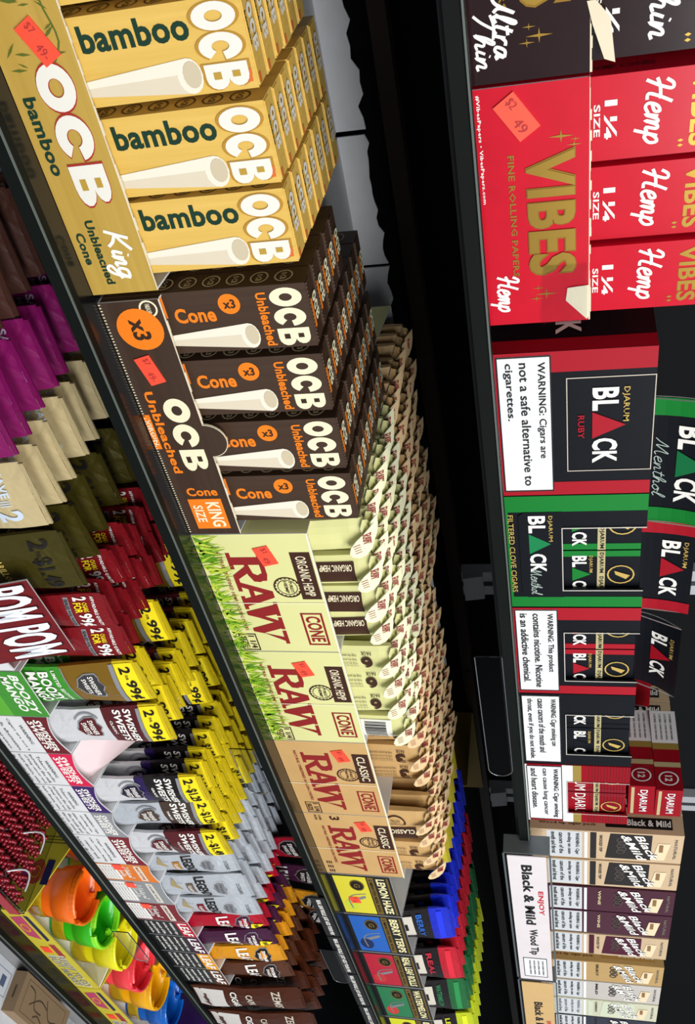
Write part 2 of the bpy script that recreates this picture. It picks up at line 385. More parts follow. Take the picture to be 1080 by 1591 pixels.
# ---------------------------------------------------------------- OCB-style cone displays on the middle shelf
BAM = card('bamboo_card', '#eac56a', kind='woodz', scale=70, col2='#d2a848'); BAMX = card('bamboo_card_long', '#c8a750', kind='woodx', scale=70, col2='#b08d3a')
BRN = card('brown_card', '#4a3527', kind='woodz', scale=80, col2='#35251a'); BRNX = card('brown_card_long', '#463224', kind='woodx', scale=80, col2='#32231a')
CREAM = ink('#f1ecc9'); ORG = ink('#f58220'); DGREEN = ink('#1c3a2c'); REDE = ink('#a8322a'); OCBW = ink('#ece9df')
TORN = card('torn_card', '#e8dcc0', rough=0.8)
def cone_art(mb, F, x0, y0, x1, y1, L=1):
    """A paper cone printed on the pack: narrow end down, open rim up."""
    a = ink('#ded3bc'); b = ink('#efe8d6'); c = ink('#cfc2a6')
    w = x1-x0; h = y1-y0
    poly(mb, F, [(x0+w*.32, y0), (x1-w*.28, y0), (x1, y1-h*.12), (x0, y1-h*.12)], a, L)
    poly(mb, F, [(x0+w*.32, y0), (x0+w*.5, y0), (x0+w*.42, y1-h*.12), (x0, y1-h*.12)], b, L+1)
    disc(mb, F, (x0+x1)/2, y1-h*.12, w*.5, h*.1, b, L+1, 16); disc(mb, F, (x0+x1)/2-w*.03, y1-h*.10, w*.38, h*.07, c, L+2, 14)
PW, PH, PD = 0.0445, 0.131, 0.0192
def ocb_pack(kind):
    c = BAM if kind == 'b' else BRN
    mb = MB(); b = 0.0012
    mb.box(-PW/2, PW/2, 0, PD, 0, PH, c)
    r = mb.build('cone_pack')
    # flap seam on the top: lid lip a little proud
    mb = MB(); mb.box(-PW/2+.001, PW/2-.001, PD*.05, PD*.5, PH, PH+.0006, c); mb.build('lid_flap', r)
    mb = MB(); F = subframe(frame((-PW/2, 0, 0)), PW, PH)
    if kind == 'b':
        ocb(mb, F, .04, .80, .97, .975, OCBW, 2, edge=ink('#b88a35'), e=.012)
        txt(mb, F, 'bamboo', .10, .33, .40, .78, DGREEN, bold=.045, rot=1, L=1)
        cone_art(mb, F, .58, .27, .98, .80)
        txt(mb, F, 'Cone', .06, .30, .62, .245+.0, DGREEN, bold=.04) if False else txt(mb, F, 'Cone', .06, .235, .60, .30, DGREEN, bold=.04)
        script(mb, F, 'King', .04, .165, .60, .225, WHITE, W=PW, H=PH, wd=.06)
        rect(mb, F, .78, .965, .92, .985, ink('#d9703a'), 3)
    else:
        ocb(mb, F, .05, .82, .97, .975, CREAM, 1)
        txt(mb, F, 'Unbleached', .10, .755, .95, .805, ORG, bold=.03)
        disc(mb, F, .24, .62, .16, .054, ORG, 1); txt(mb, F, 'x3', .17, .59, .31, .65, ink('#3a2a1e'), bold=.03, L=2, rot=1)
        txt(mb, F, 'Cone', .26, .335, .50, .54, ORG, bold=.04, rot=1)
        cone_art(mb, F, .56, .27, .97, .74)
        rect(mb, F, .04, .24, .40, .30, ORG, 1); txt(mb, F, 'KING', .08, .25, .36, .29, WHITE, L=2)
    # top face text
    T = subframe(frame((-PW/2, 0, PH+.0006), (1, 0, 0), (0, 1, 0), (0, 0, 1)), PW, PD)
    if kind == 'b':
        ocb(mb, T, .16, .25, .66, .72, OCBW, 1); txt(mb, T, 'bamboo', .2, .04, .55, .18, DGREEN); rect(mb, T, .86, .12, .97, .3, ink('#d9703a'), 1)
    else:
        ocb(mb, T, .30, .38, .70, .86, CREAM, 1); rect(mb, T, .30, .10, .74, .28, ORG, 1)
        for i in range(16): rect(mb, T, .02+i*.06, .02, .04+i*.06, .07, ink('#b5a68c'), 1)
    # left side: row of round stamps
    S = subframe(frame((-PW/2, 0, 0), (0, -1, 0), (0, 0, 1), (-1, 0, 0)), PD, PH)
    st = ink('#5e4a2a') if kind == 'b' else ink('#b9ad8c')
    for i in range(6):
        ring(mb, S, -.5, .30+i*.118, .34, .045, .16, st, 1, 14); txt(mb, S, 'OCB', -.72, .285+i*.118, -.28, .315+i*.118, st, res=1)
    mb.build('front_print', r)
    return r
def low_tray(name, x0, x1, h, depth, c, cx, label, side_h, curve=0.0, inner=CARDW, back_h=0.09, zb=Z2, yf=YF, cat='display box', torn=True):
    """Open display tray: front panel, two sides that rise to the back, floor and back."""
    t = 0.0012; W = x1-x0
    o = bpy.data.objects.new(name, None); COL.objects.link(o); o.location = (x0, yf, zb+.0003); tag(o, label, cat)
    mb = MB(); n = 14
    top = [(W-W*i/n, h-curve*math.sin(math.pi*i/n)) for i in range(n+1)]
    mb.extr([(0, 0), (W, 0)]+top, frame((0, 0, 0)), t, cx, inner); p = mb.build('front_panel', o)
    mb = MB(); mb.box(0, W, t, depth, 0, t, inner); mb.build('base', o)
    for sx in (0, W-t):
        mb = MB(); ys = [t, min(depth*.3, .05), depth]; 
        pts = [(t, t), (depth, t), (depth, back_h), (min(depth*.45, .09), side_h), (t, h)]
        mb.extr(pts, frame((sx+t, 0, 0), (0, 1, 0), (0, 0, 1), (1, 0, 0)), t, inner if sx == 0 else c, inner, c if sx == 0 else inner); mb.build('side_panel', o)
    mb = MB(); mb.box(t, W-t, depth, depth+t, 0, back_h, inner)
    mb.build('back_panel', o)
    if torn:
        mb = MB(); k = 26
        for i in range(k):
            u0, u1 = W*i/k, W*(i+1)/k; a = h-curve*math.sin(math.pi*i/k)
            mb.box(u0, u1, 0.0001, t-.0001, a-.0006, a+random.uniform(.0002, .0013), TORN)
        mb.build('torn_edge', o)
    return o
# --- bamboo display
XB0, XB1 = 0.062, 0.2665
o = low_tray('display_box', XB0, XB1, .0425, .17, BAMX, BAMX, 'tan bamboo-print display box at the left end of the middle shelf', .05)
W = XB1-XB0; H = .0425; F = subframe(frame((0, 0, 0)), W, H); mb = MB()
U = lambda x: (x-XB0)/W
ocb(mb, F, .345, .37, .725, .86, OCBW, 2, edge=REDE, e=.006)
txt(mb, F, 'bamboo', .42, .11, .63, .29, DGREEN, bold=.045)
txt(mb, F, 'Unbleached', .765, .29, .967, .42, DGREEN, bold=.04); txt(mb, F, 'Cone', .80, .09, .90, .22, DGREEN, bold=.04)
script(mb, F, 'King', .80, .52, .965, .84, WHITE, W=W, H=H, wd=.075)
lf = ink('#5d6a2a')
for k in range(26):
    x = random.uniform(.14, .36); y = random.uniform(.25, .95); a = random.uniform(-2.4, -.6); l = random.uniform(.1, .26)
    dx, dy = math.cos(a)*l*H/W, math.sin(a)*l
    poly(mb, F, [(x, y), (x+dx*.5-dy*.018, y+dy*.5+dx*.3), (x+dx, y+dy), (x+dx*.5+dy*.018, y+dy*.5-dx*.3)], lf, 1+k % 3)
ribbon(mb, F, [(.12, .9), (.2, .8), (.3, .86), (.37, .6)], .012, lf, 1, W/H)
mb.build('front_print', o)
sticker(o, frame((0, 0, 0)), .0600, .0255, .47)
gr = 'bamboo-print cone packs in the tan display'
pk = tag(ocb_pack('b'), '', 'cone pack', gr)
cols = [.0875, .1375, .1885, .2360]; cw = ['leftmost column', 'second column', 'third column', 'rightmost column']
for c in range(4):
    for r in range(7 if c != 1 else 6):
        lift = .0 if r < 4 else .004
        place(pk, (cols[c]+jit(.0008)+.0004*r, YF+.006+r*.0212+jit(.0008), Z2+.0016), (0, 0, jit(.012)),
              'tan bamboo cone pack, %s, %s from the front of the tan display' % (cw[c], ORD[r]))
# --- brown display
XK0, XK1 = 0.2725, 0.4765
o = low_tray('display_box', XK0, XK1, .0405, .19, BRNX, BRNX, 'dark brown wood-print display box between the tan box and the pale green boxes', .05)
W = XK1-XK0; H = .0405; F = subframe(frame((0, 0, 0)), W, H); mb = MB()
disc(mb, F, .10, .55, .075, .38, ORG, 1, 28); txt(mb, F, 'x3', .062, .40, .138, .70, ink('#3a2a1e'), bold=.05, L=2)
txt(mb, F, 'Unbleached', .336, .18, .693, .34, ORG, bold=.04)
rect(mb, F, .43, .01, .58, .13, ORG, 1); txt(mb, F, 'VIRGIN', .45, .035, .56, .105, CREAM, L=2)
ocb(mb, F, .368, .42, .685, .88, CREAM, 1)
txt(mb, F, 'Cone', .79, .45, .825, .98, ORG, bold=.04, rot=1) if False else txt(mb, F, 'Cone', .765, .26, .805, .84, ORG, bold=.05, rot=1)
rect(mb, F, .82, .22, .97, .86, ORG, 1); txt(mb, F, 'KING', .835, .54, .96, .80, CREAM, bold=.03, L=2); txt(mb, F, 'SIZE', .85, .28, .935, .46, CREAM, bold=.02, L=2)
ring(mb, F, .03, .8, .03, .15, .2, CREAM, 1, 16); txt(mb, F, 'UNBLEACHED', .012, .76, .048, .84, CREAM, res=1)
for i in range(90): rect(mb, F, .004+i*.011, .012, .0075+i*.011, .045, CREAM, 1)
mb.build('front_print', o)
# half-round push tab rising from the front panel
mb = MB(); r_ = .0145; n = 14
pts = [(-r_, 0), (r_, 0)]+[(r_*math.cos(math.pi*i/n), r_*.98*math.sin(math.pi*i/n)) for i in range(n+1)][1:-1]
mb.extr(pts, frame((W*.553, 0, H)), .0012, BRNX, TORN)
ring(mb, frame((W*.553, 0, H)), 0, 0, r_, r_, .04, TORN, 1, 16, 0, math.pi); mb.build('push_tab', o)
sticker(o, frame((0, 0, 0)), .0514, .0185, .25)
pk = tag(ocb_pack('k'), '', 'cone pack', 'brown cone packs in the wood-print display')
cols = [.2945, .3445, .3965, .4470]; cw = ['leftmost column', 'second column', 'third column', 'rightmost column']
for c in range(4):
    for r in range((5, 8, 8, 8)[c]):
        place(pk, (cols[c]+jit(.0007)+.0003*r, YF+.006+r*.0205+jit(.0008), Z2+.0016), (0, 0, jit(.012)),
              'dark brown cone pack, %s, %s from the front of the brown display' % (cw[c], ORD[r]))
# white open cartons standing behind the two displays
def carton(x0, x1, y0, y1, h, label, n):
    o = bpy.data.objects.new('carton', None); COL.objects.link(o); o.location = (x0, y0, Z2+.0004); tag(o, label, 'carton')
    W = x1-x0; D = y1-y0
    mb = MB()
    pts = [(0, 0), (W, 0)]+[(W-W*i/n, h+random.uniform(-.004, .003)) for i in range(n+1)]
    mb.extr(pts, frame((0, D, 0)), .002, CARDW); mb.build('back_panel', o)
    mb = MB(); mb.box(0, W, 0, .002, 0, h-.016, CARDW); mb.build('front_panel', o)
    mb = MB(); mb.hexa([(0, 0, h-.018), (W, 0, h-.018), (W, D, h-.030), (0, D, h-.030), (0, 0, h-.016), (W, 0, h-.016), (W, D, h-.028), (0, D, h-.028)], CARDW); mb.build('top_flap', o)
    for sx in (0, W-.002): mb = MB(); mb.box(sx, sx+.002, .002, D, 0, h-.032, CARDW); mb.build('side_panel', o)
carton(0.02, 0.335, .665, .86, .107, 'white open carton with a torn edge behind the tan bamboo display', 30)
carton(0.340, 0.4745, .672, .86, .107, 'white open carton with a torn edge behind the brown display', 16)
carton(0.478, 0.575, .797, .86, .107, 'small white open carton behind the first pale green display', 10)

# ---------------------------------------------------------------- hemp and classic cone displays
HEMP = card('pale_green_card', '#e2e0a0', col2='#d6d690', scale=20); KRAFT = card('kraft_card', '#d3ad74', col2='#c39a60', scale=30)
RED = ink('#8e2424'); DBR = ink('#40261c'); KW = ink('#efe2c0'); GRA = [ink('#7fb028'), ink('#a9c93c'), ink('#c6d84e'), ink('#5f9420')]
def raw_display(x0, x1, kind, label, depth, extra3=False, show=True):
    c = HEMP if kind == 'h' else KRAFT; W = x1-x0; H = .0925
    o = low_tray('display_box', x0, x1-.0008, H, depth, c, c, label, .094, back_h=.12, torn=False)
    F = subframe(frame((0, 0, 0)), W, H); mb = MB()
    edge = ink('#f3eed2')
    rect(mb, F, 0, .985, 1, 1, edge, 1); rect(mb, F, .549, 0, .555, 1, edge, 3)
    d = .07 if extra3 else 0
    raw(mb, F, .14+d*.6, .24, .92, .55, RED, 1)
    # letters climb: the R larger than the rest
    txt(mb, F, 'NATURAL UNREFINED'+(' HEMP' if kind == 'h' else '')+' ROLLING PAPERS', .12+d, .165, .80, .20, RED, bold=.01, res=1)
    rect(mb, F, .14, .80, .52, .975, DBR, 1); txt(mb, F, 'ORGANIC HEMP' if kind == 'h' else 'CLASSIC', .17, .84, .49, .93, KW, bold=.01, L=2)
    frame_line(mb, F, .64, .73, .93, .93, .012, .02, RED, 1); txt(mb, F, 'CONE', .67, .765, .90, .90, RED, bold=.03)
    ring(mb, F, .42, .695, .085, .125, .12, DBR, 1); ring(mb, F, .42, .695, .062, .09, .08, DBR, 1)
    txt(mb, F, 'PUREST', .375, .715, .465, .745, DBR, res=1); txt(mb, F, 'HEMP' if kind == 'h' else 'NATURAL', .37, .67, .47, .70, DBR, res=1)
    for i in range(18):
        a = 2*math.pi*i/18; disc(mb, F, .42+.073*math.cos(a), .695+.108*math.sin(a), .006, .009, DBR, 1, 5)
    if extra3:
        txt(mb, F, '3', .03, .30, .09, .42, DBR, bold=.03); txt(mb, F, 'CONES', .02, .17, .10, .20, DBR, res=1); txt(mb, F, 'PACKED', .02, .12, .10, .15, DBR, res=1)
        txt(mb, F, '\u2261 \u2261 \u2261', .78, .05, .97, .12, DBR)
    else:
        frame_line(mb, F, .83, .075, .985, .245, .008, .012, DBR, 1); txt(mb, F, '1 1/4', .85, .165, .965, .225, DBR, L=2); txt(mb, F, 'SIZE', .855, .095, .96, .148, DBR, L=2)
    if kind == 'h':
        for k in range(150):
            x = random.uniform(0, 1); b = random.uniform(0, .05); h = random.uniform(.07, .20)*(1.25 if x < .4 or .5 < x < .8 else .8)
            l = random.uniform(-.07, .07); w_ = random.uniform(.006, .014)
            x1_ = min(max(x+l, .0), 1.0)
            poly(mb, F, [(max(0, x-w_), b), (min(1, x+w_), b), (x1_, min(.4, b+h))], random.choice(GRA), 1+k % 3)
    mb.build('front_print', o)
    sticker(o, frame((0, 0, 0)), .0238, {'h': .0545, 'c': .0625}[kind], .25, w=.0205, h=.013, t1='$1', t2='49')
    return o
def pillow_pack(kind, face):
    """Cone pack with bowed faces and a round-ended flap folded over the top."""
    c = HEMP if kind == 'h' else KRAFT
    w, h, d = .0330, .128, .0155
    mb = MB(); rows = []; nn = 6
    for zz, th in ((0, .35), (.02, .8), (.06, 1), (.10, 1), (.118, .9), (h, .62)):
        ring_ = []
        for i in range(nn+1): u = -w/2+w*i/nn; ring_.append((u, d/2-th*d/2*(.35+.65*math.cos(math.pi*(u/w))), zz + (.006*(1-abs(2*u/w)**2) if zz == h else 0)))
        for i in range(nn+1): u = w/2-w*i/nn; ring_.append((u, d/2+th*d/2*(.35+.65*math.cos(math.pi*(u/w))), zz - (.004*(1-abs(2*u/w)**2) if zz == h else 0)))
        rows.append(ring_)
    mb.grid(rows, c, close=True); n0 = rows[-1]
    mb.face(n0, c)
    r = mb.build('cone_pack', smooth=False)
    # flap: lens-shaped tongue leaning towards the viewer's right, with the red wordmark
    mb = MB(); lc = card('flap_'+kind, '#f0eec4' if kind == 'h' else '#e6c795'); L = .024
    Fl = frame((.002, -.0035, h-.002), (.985, 0, -.12), (.07, .50, .86), (.06, -.86, .50))
    pts = [(-.0175, .0115), (-.014, .0085), (-.009, .003), (-.004, -.004), (.001, -.0085), (.007, -.0100), (.0125, -.0075), (.0160, -.0020), (.0155, .0040), (.0110, .0085), (.0030, .0110), (-.006, .0120)]
    mb.extr(pts, Fl, .0006, lc, card('flap_edge', '#f6f4e6'))
    # rolled second tongue behind it
    F2 = frame((-.003, .0045, h+.003), (.97, .10, .10), (-.05, .80, .60), (0, -.60, .80))
    mb.extr([(-.014, 0), (-.008, -.005), (.004, -.0062), (.013, -.001), (.010, .0045), (-.002, .006), (-.010, .004)], F2, .0005, c, card('flap_edge', '#f6f4e6'))
    mb.build('flap', r)
    mb = MB(); G = Fl
    raw(mb, G, -.0085, .0015, .0035, .0085, RED, 1)
    for k in range(4): rect(mb, G, .0005+k*.0028, -.0070+.0006*k, .0011+k*.0028, -.0010+.0004*k, RED, 1)
    # front face print set just proud of the bowed face
    B = lambda u, v, q=0.0: Vector((-w/2+u*w, d/2-d/2*(.35+.65*math.cos(math.pi*(u-.5)))-.0005-q, v*h))
    if face == 'label':
        rect(mb, B, .14, .66, .84, .90, DBR, 1, sub=6); txt(mb, B, 'ORGANIC HEMP' if kind == 'h' else 'CLASSIC', .20, .68, .38, .885, KW, rot=3, L=4)
    elif face == 'count':
        n_ = '6' if kind == 'h' else '3'
        txt(mb, B, n_, .28, .795, .78, .875, DBR, bold=.04, rot=3, L=3); txt(mb, B, 'PACK', .14, .80, .24, .87, DBR, rot=3, res=1, L=2)
        for k in range(4): txt(mb, B, 'Only the purest natural fibres', .20+k*.14, .56, .28+k*.14, .77, DBR, rot=3, res=1, L=3)
    elif face == 'seal':
        ring(mb, B, .5, .74, .34, .09, .16, DBR, 1); txt(mb, B, 'NATURAL', .36, .70, .46, .78, DBR, rot=3, res=1, L=3); txt(mb, B, 'PUREST', .54, .70, .64, .78, DBR, rot=3, res=1, L=3)
        rect(mb, B, .1, .5, .9, .6, RED, 1, sub=6)
    elif face == 'bars':
        rect(mb, B, .1, .66, .95, .90, ink('#f2f0e6'), 1, sub=6)
        x = .16
        while x < .88:
            a = random.choice((.012, .02, .03)); rect(mb, B, x, .70, x+a, .86, BLACKI, 4); x += a+random.choice((.015, .02, .03))
    mb.build('front_print', r); return r
raw_display(.4775, .6220, 'h', 'pale green grass-print hemp cone display, right beside the dark brown box', .31)
raw_display(.6225, .7630, 'h', 'pale green grass-print hemp cone display, right beside the kraft boxes', .31)
raw_display(.7635, .9045, 'c', 'kraft classic cone display beside the pale green boxes, its white inside showing', .30)
raw_display(.9050, 1.0470, 'c', 'kraft classic cone display at the right end beside the yellow pouch box', .30, extra3=True)
P = {}
for kd in 'hc':
    for fc in ('label', 'count', 'seal', 'bars', 'plain'):
        if kd == 'h' and fc == 'seal' : pass
        P[kd+fc] = None
def pget(k, gname):
    if P[k] is None: P[k] = tag(pillow_pack(k[0], k[1:]), '', 'cone pack', gname)
    return P[k]
boxes = [(.4775, 'first pale green display'), (.6225, 'second pale green display'), (.7635, 'first kraft display'), (.9050, 'second kraft display')]
for b, (bx, bn) in enumerate(boxes):
    for c in range(4):
        for r in range(16 if b < 2 else 12):
            kd = 'h' if b < 2 and r < (9 if b == 0 else 8) else 'c'
            if b == 1 and c == 3 and r > 3: kd = 'c'
            if b == 2 and (r < 2 or (r == 2 and c == 0)): continue
            if r == 0: fc = {0: ('plain', 'label', 'label', 'label'), 1: ('count', 'count', 'count', 'bars'), 3: ('seal', 'label', 'count', 'count')}.get(b, ('count',)*4)[c]
            elif b == 2 and r <= 3: fc = 'count'
            else: fc = 'plain'
            if P[kd+fc] is None: pget(kd+fc, ('pale green' if kd == 'h' else 'kraft')+' cone packs with folded flaps')
            x = bx+.0190+c*.0350+jit(.0007); y = YF+.006+r*.0176+jit(.0006)
            z = Z2+.0025+.002+jit(.002)
            nm = 'pale green' if kd == 'h' else 'kraft brown'
            place(P[kd+fc], (x, y, z), (jit(.025)-.01, jit(.02), jit(.04)),
                  '%s cone pack, column %s, %s row back in the %s' % (nm, ('one', 'two', 'three', 'four')[c], ORD[r], bn))
# empty black and gold box and white tray standing behind the kraft displays
M_gold = card('gold_card', '#a98a35', rough=0.35, metal=.3)
o = bpy.data.objects.new('open_box', None); COL.objects.link(o); o.location = (1.305, .742, Z2); tag(o, 'empty black box with gold lining standing open behind the kraft displays', 'box')
mb = MB(); mb.box(0, .002, 0, .13, 0, .128, M_gold); mb.build('side_panel', o)
mb = MB(); mb.box(0, .235, .13, .132, 0, .130, M_gold, [M_gold, None, None, None, M_gold, None]); mb.build('back_panel', o)
mb = MB(); mb.box(0, .235, 0, .002, 0, .100, card('black_card', '#1a1a1c')); mb.build('front_panel', o)

# ---------------------------------------------------------------- pouches
def pouch(w, h, t, bands, prn, parent_name='foil_pouch', notch=True, base=None):
    """Sealed foil pouch standing on its end. bands: [(v_top, material), ...] from the bottom up."""
    w -= .0025; mb = MB(); nu = 4; vs_ = sorted(set([0, .04, .12, .3, .5, .7, .86, .93, 1.0]+[b[0] for b in bands]))
    def th(v): return t/2*(1 if .12 <= v <= .86 else (max(.06, v/.12) if v < .12 else max(.05, (1-v)/.14)))
    def P_(u, v, s, e=0.0):
        k = th(v)*(.25+.75*math.cos(math.pi*(u-.5))*.98)
        return Vector(((u-.5)*w*(1-.03*math.sin(math.pi*v)), s*(k+e)+.0015*math.sin(v*9+u*3), v*h))
    def bm(v):
        for top, m in bands:
            if v <= top+1e-6: return m
        return bands[-1][1]
    rows = []
    for v in vs_:
        r = [P_(i/nu, v, -1) for i in range(nu+1)]+[P_(1-i/nu, v, 1) for i in range(nu+1)]
        rows.append(r)
    mb.grid(rows, None, mf=lambda i, j: bm(vs_[i+1]), close=True)
    mb.face(rows[-1], bands[-1][1])
    r = mb.build(parent_name, smooth=False)
    mb = MB(); top = bands[-1][1]
    for k in range(3): mb.box(-w*.485, w*.485, -.0009, .0009, h+.0002+k*.0012, h+.0011+k*.0012, top)
    mb.build('top_seal', r)
    F = lambda u, v, q=0.0: P_(u, v, -1, .0004)+Vector((0, -q, 0))
    if prn:
        mb = MB(); prn(mb, F); mb.build('front_print', r)
    return r
YEL = ink('#f2dc1e'); INKB = ink('#1c1a18'); SILV = mat('silver_ink', '#b9bcc2', rough=0.3, metal=.6)
def price(mb, F, s, v0=.885, v1=.985, two='2', dark=INKB):
    rect(mb, F, .04, v0, .97, v1, YEL, 1, sub=4)
    txt(mb, F, two, .12, v0+.02, .26, v1-.02, dark, bold=.03, L=3)
    txt(mb, F, 'FOR', .29, v0+.038, .39, v1-.045, dark, L=3, res=1)
    txt(mb, F, s, .42, v0+.016, .93, v1-.016, dark, bold=.03, L=3)
def ss_print(cshield, cname, pr, sub='CLASSIC', nm=WHITE):
    def f(mb, F):
        shield(mb, F, .47, .56, .62, .15, cshield, SILV, 1)
        txt(mb, F, 'SWISHER', .24, .565, .70, .595, WHITE, bold=.02, L=4); txt(mb, F, 'SWEETS', .28, .525, .66, .555, WHITE, bold=.02, L=4)
        ring(mb, F, .45, .56, .40, .09, .1, SILV, 1, 14, 2.2, 4.0)
        txt(mb, F, 'SWISHER', .05, .785, .95, .83, nm, bold=.04, shear=.15, L=2); txt(mb, F, 'SWEETS', .05, .725, .93, .77, nm, bold=.04, shear=.15, L=2)
        txt(mb, F, sub, .3, .69, .7, .706, nm, L=2, res=1)
        rect(mb, F, .06, .862, .96, .882, SILV, 2, sub=4)
        if pr: price(mb, F, pr)
    return f
PO = {}
W_F = foil('white_foil', '#d8d9dd', metal=.1); MAR = foil('maroon_foil', '#5a1c22'); BLKF = foil('black_foil', '#1c1518', metal=.2); PUR = foil('purple_foil', '#2c1a55'); YELF = foil('yellow_foil', '#d8c01a')
SIL = foil('silver_foil', '#c6ccd4', metal=.25); GRNF = foil('olive_gold_foil', '#4b4414', metal=.45); GLD = foil('gold_pouch_foil', '#9a7422', metal=.5); GREEN = foil('bright_green_foil', '#3f9a2c')
MAG = foil('magenta_foil', '#84135e'); CRM = foil('cream_foil', '#cbb98c'); BRF = foil('brown_foil', '#4a2c24'); REDF = foil('red_foil', '#8c1620', metal=.3); LRED = foil('leaf_red_foil', '#b5122c'); LPUR = foil('leaf_plum_foil', '#471a3c'); LYEL = foil('leaf_amber_foil', '#e39a1c'); LBRN = foil('leaf_brown_foil', '#5a3320')
def save_print(ic):
    def f(mb, F):
        txt(mb, F, 'SAVE', .08, .86, .46, .90, ic, bold=.03, L=2); txt(mb, F, 'MORE', .10, .81, .46, .84, ic, bold=.02, L=2)
        for k in range(3): rect(mb, F, .50+k*.035, .84, .515+k*.035, .89, ic, 2)
        txt(mb, F, '2', .66, .80, .86, .92, ic, bold=.06, L=2)
        txt(mb, F, 'SWEET', .2, .5, .8, .55, ic, L=2, res=1)
    return f
def gold149(mb, F):
    txt(mb, F, '2', .10, .83, .26, .93, INKB, bold=.04, L=2); txt(mb, F, 'FOR', .28, .855, .36, .88, INKB, L=2, res=1); txt(mb, F, '$1.49', .38, .82, .95, .92, INKB, bold=.03, L=2)
    txt(mb, F, 'CIGARILLOS', .15, .62, .85, .66, ink('#c8b060'), L=2, res=1)
def affordable(mb, F):
    txt(mb, F, 'AFFORDABLE QUALITY', .06, .935, .95, .955, WHITE, bold=.02, L=2, res=1)
    txt(mb, F, '2', .06, .85, .16, .92, WHITE, bold=.04, L=2)
    txt(mb, F, 'CIGARS', .20, .89, .46, .915, YEL, bold=.02, L=2, res=1); txt(mb, F, 'FOR', .20, .845, .46, .885, YEL, bold=.03, L=2)
    txt(mb, F, '99\u00a2', .50, .84, .93, .92, WHITE, bold=.05, L=2)
    rect(mb, F, .06, .80, .94, .825, SILV, 1, sub=4); txt(mb, F, 'SEALED FOIL POUCH', .1, .803, .9, .822, INKB, L=3, res=1)
def legend(c):
    def f(mb, F):
        txt(mb, F, '2 CIGARS', .35, .93, .80, .955, ink('#3c3f45'), bold=.01, L=2)
        shield(mb, F, .5, .80, .55, .13, SILV, W_F, 1); txt(mb, F, 'SWISHER', .3, .80, .7, .825, ink('#6a6d74'), L=4, res=1); txt(mb, F, 'SWEETS', .33, .765, .67, .79, ink('#6a6d74'), L=4, res=1)
        txt(mb, F, 'LEGEND', .04, .62, .96, .70, INKB, bold=.03, L=2)
        rect(mb, F, .25, .545, .75, .60, c, 1, sub=4); txt(mb, F, 'CLASSIC', .3, .56, .7, .585, WHITE, L=4, res=1)
        for k in range(3): rect(mb, F, .2, .47+k*.02, .8, .474+k*.02, ink('#6a6d74'), 1)
        poly(mb, F, [(.05, .45), (.5, .51), (.3, .43)], ink('#9a8a60'), 1)
    return f
def leafp(star):
    def f(mb, F):
        txt(mb, F, 'LEAF', .08, .62, .92, .72, WHITE, bold=.03, L=2)
        shield(mb, F, .5, .84, .8, .16, LPUR if star else BLKF, SILV, 1)
        txt(mb, F, 'SWISHER', .2, .845, .8, .875, WHITE, bold=.03, L=4); txt(mb, F, 'SWEETS', .28, .805, .72, .832, WHITE, bold=.02, L=4)
        if star:
            poly(mb, F, [(.5, .90), (.62, .955), (.74, .99), (.86, .955), (.97, .90), (.80, .885)], YEL, 4); txt(mb, F, 'SAVE', .6, .915, .88, .95, INKB, bold=.03, L=6, res=1)
    return f
def boozy(mb, F):
    txt(mb, F, 'BOOZY', .08, .45, .92, .51, WHITE, bold=.04, L=2); txt(mb, F, 'MANGO', .08, .38, .92, .44, WHITE, bold=.04, L=2)
    txt(mb, F, 'LIMITED EDITION', .06, .53, .94, .55, WHITE, L=2, res=1)
    rect(mb, F, .02, .585, .98, .592, SILV, 1, sub=4)
    shield(mb, F, .5, .71, .62, .17, ink('#3a3a3c'), SILV, 1); txt(mb, F, 'SWISHER', .25, .715, .75, .745, WHITE, bold=.02, L=4); txt(mb, F, 'SWEETS', .3, .675, .7, .70, WHITE, bold=.02, L=4)
    rect(mb, F, .04, .855, .97, .880, SILV, 2, sub=4); price(mb, F, '99\u00a2')
# --- trays of the lower shelf: (x0, x1, kind)
YB = 0.4156
def tray_front(o, W, H, head, edge, foot, fn=None):
    pass
def ptray(x0, x1, head, label, h=.066, curve=.006, warn='', warnc=None, name=('SWISHER', 'SWEETS'), namec=WHITE, split=.62, base=None, nosplit=False, depth=.205):
    o = low_tray('display_tray', x0+.0004, x1-.0004, h, depth, CARDW, base or CARDW, label, .085, curve=curve, back_h=.125, zb=Z1, yf=YB, cat='display tray', torn=False)
    W = x1-x0-.0008; F = subframe(frame((0, 0, 0)), W, h); mb = MB()
    if head is not None and not nosplit:
        poly(mb, F, [(0, split), (1, split)]+[(1-i/10, 1-curve/h*math.sin(math.pi*i/10)) for i in range(11)], head, 1)
        txt(mb, F, name[0], .07, .80-curve/h*.5, .93, .92-curve/h*.6, namec, bold=.04, shear=.15, L=2); txt(mb, F, name[1], .10, .655, .88, .775-curve/h*.3, namec, bold=.04, shear=.15, L=2)
    if warn:
        lines = warn.split('|'); n = len(lines)
        for i, l in enumerate(lines):
            wd = min(.9, .085*len(l)*.62+.12)
            y = split-.09-(i)*(split-.08)/n
            txt(mb, F, l, .5-wd/2, y-.055, .5+wd/2, y, warnc or ink('#3c3c3e'), bold=.0, L=2, res=1)
    mb.build('front_print', o)
    return o
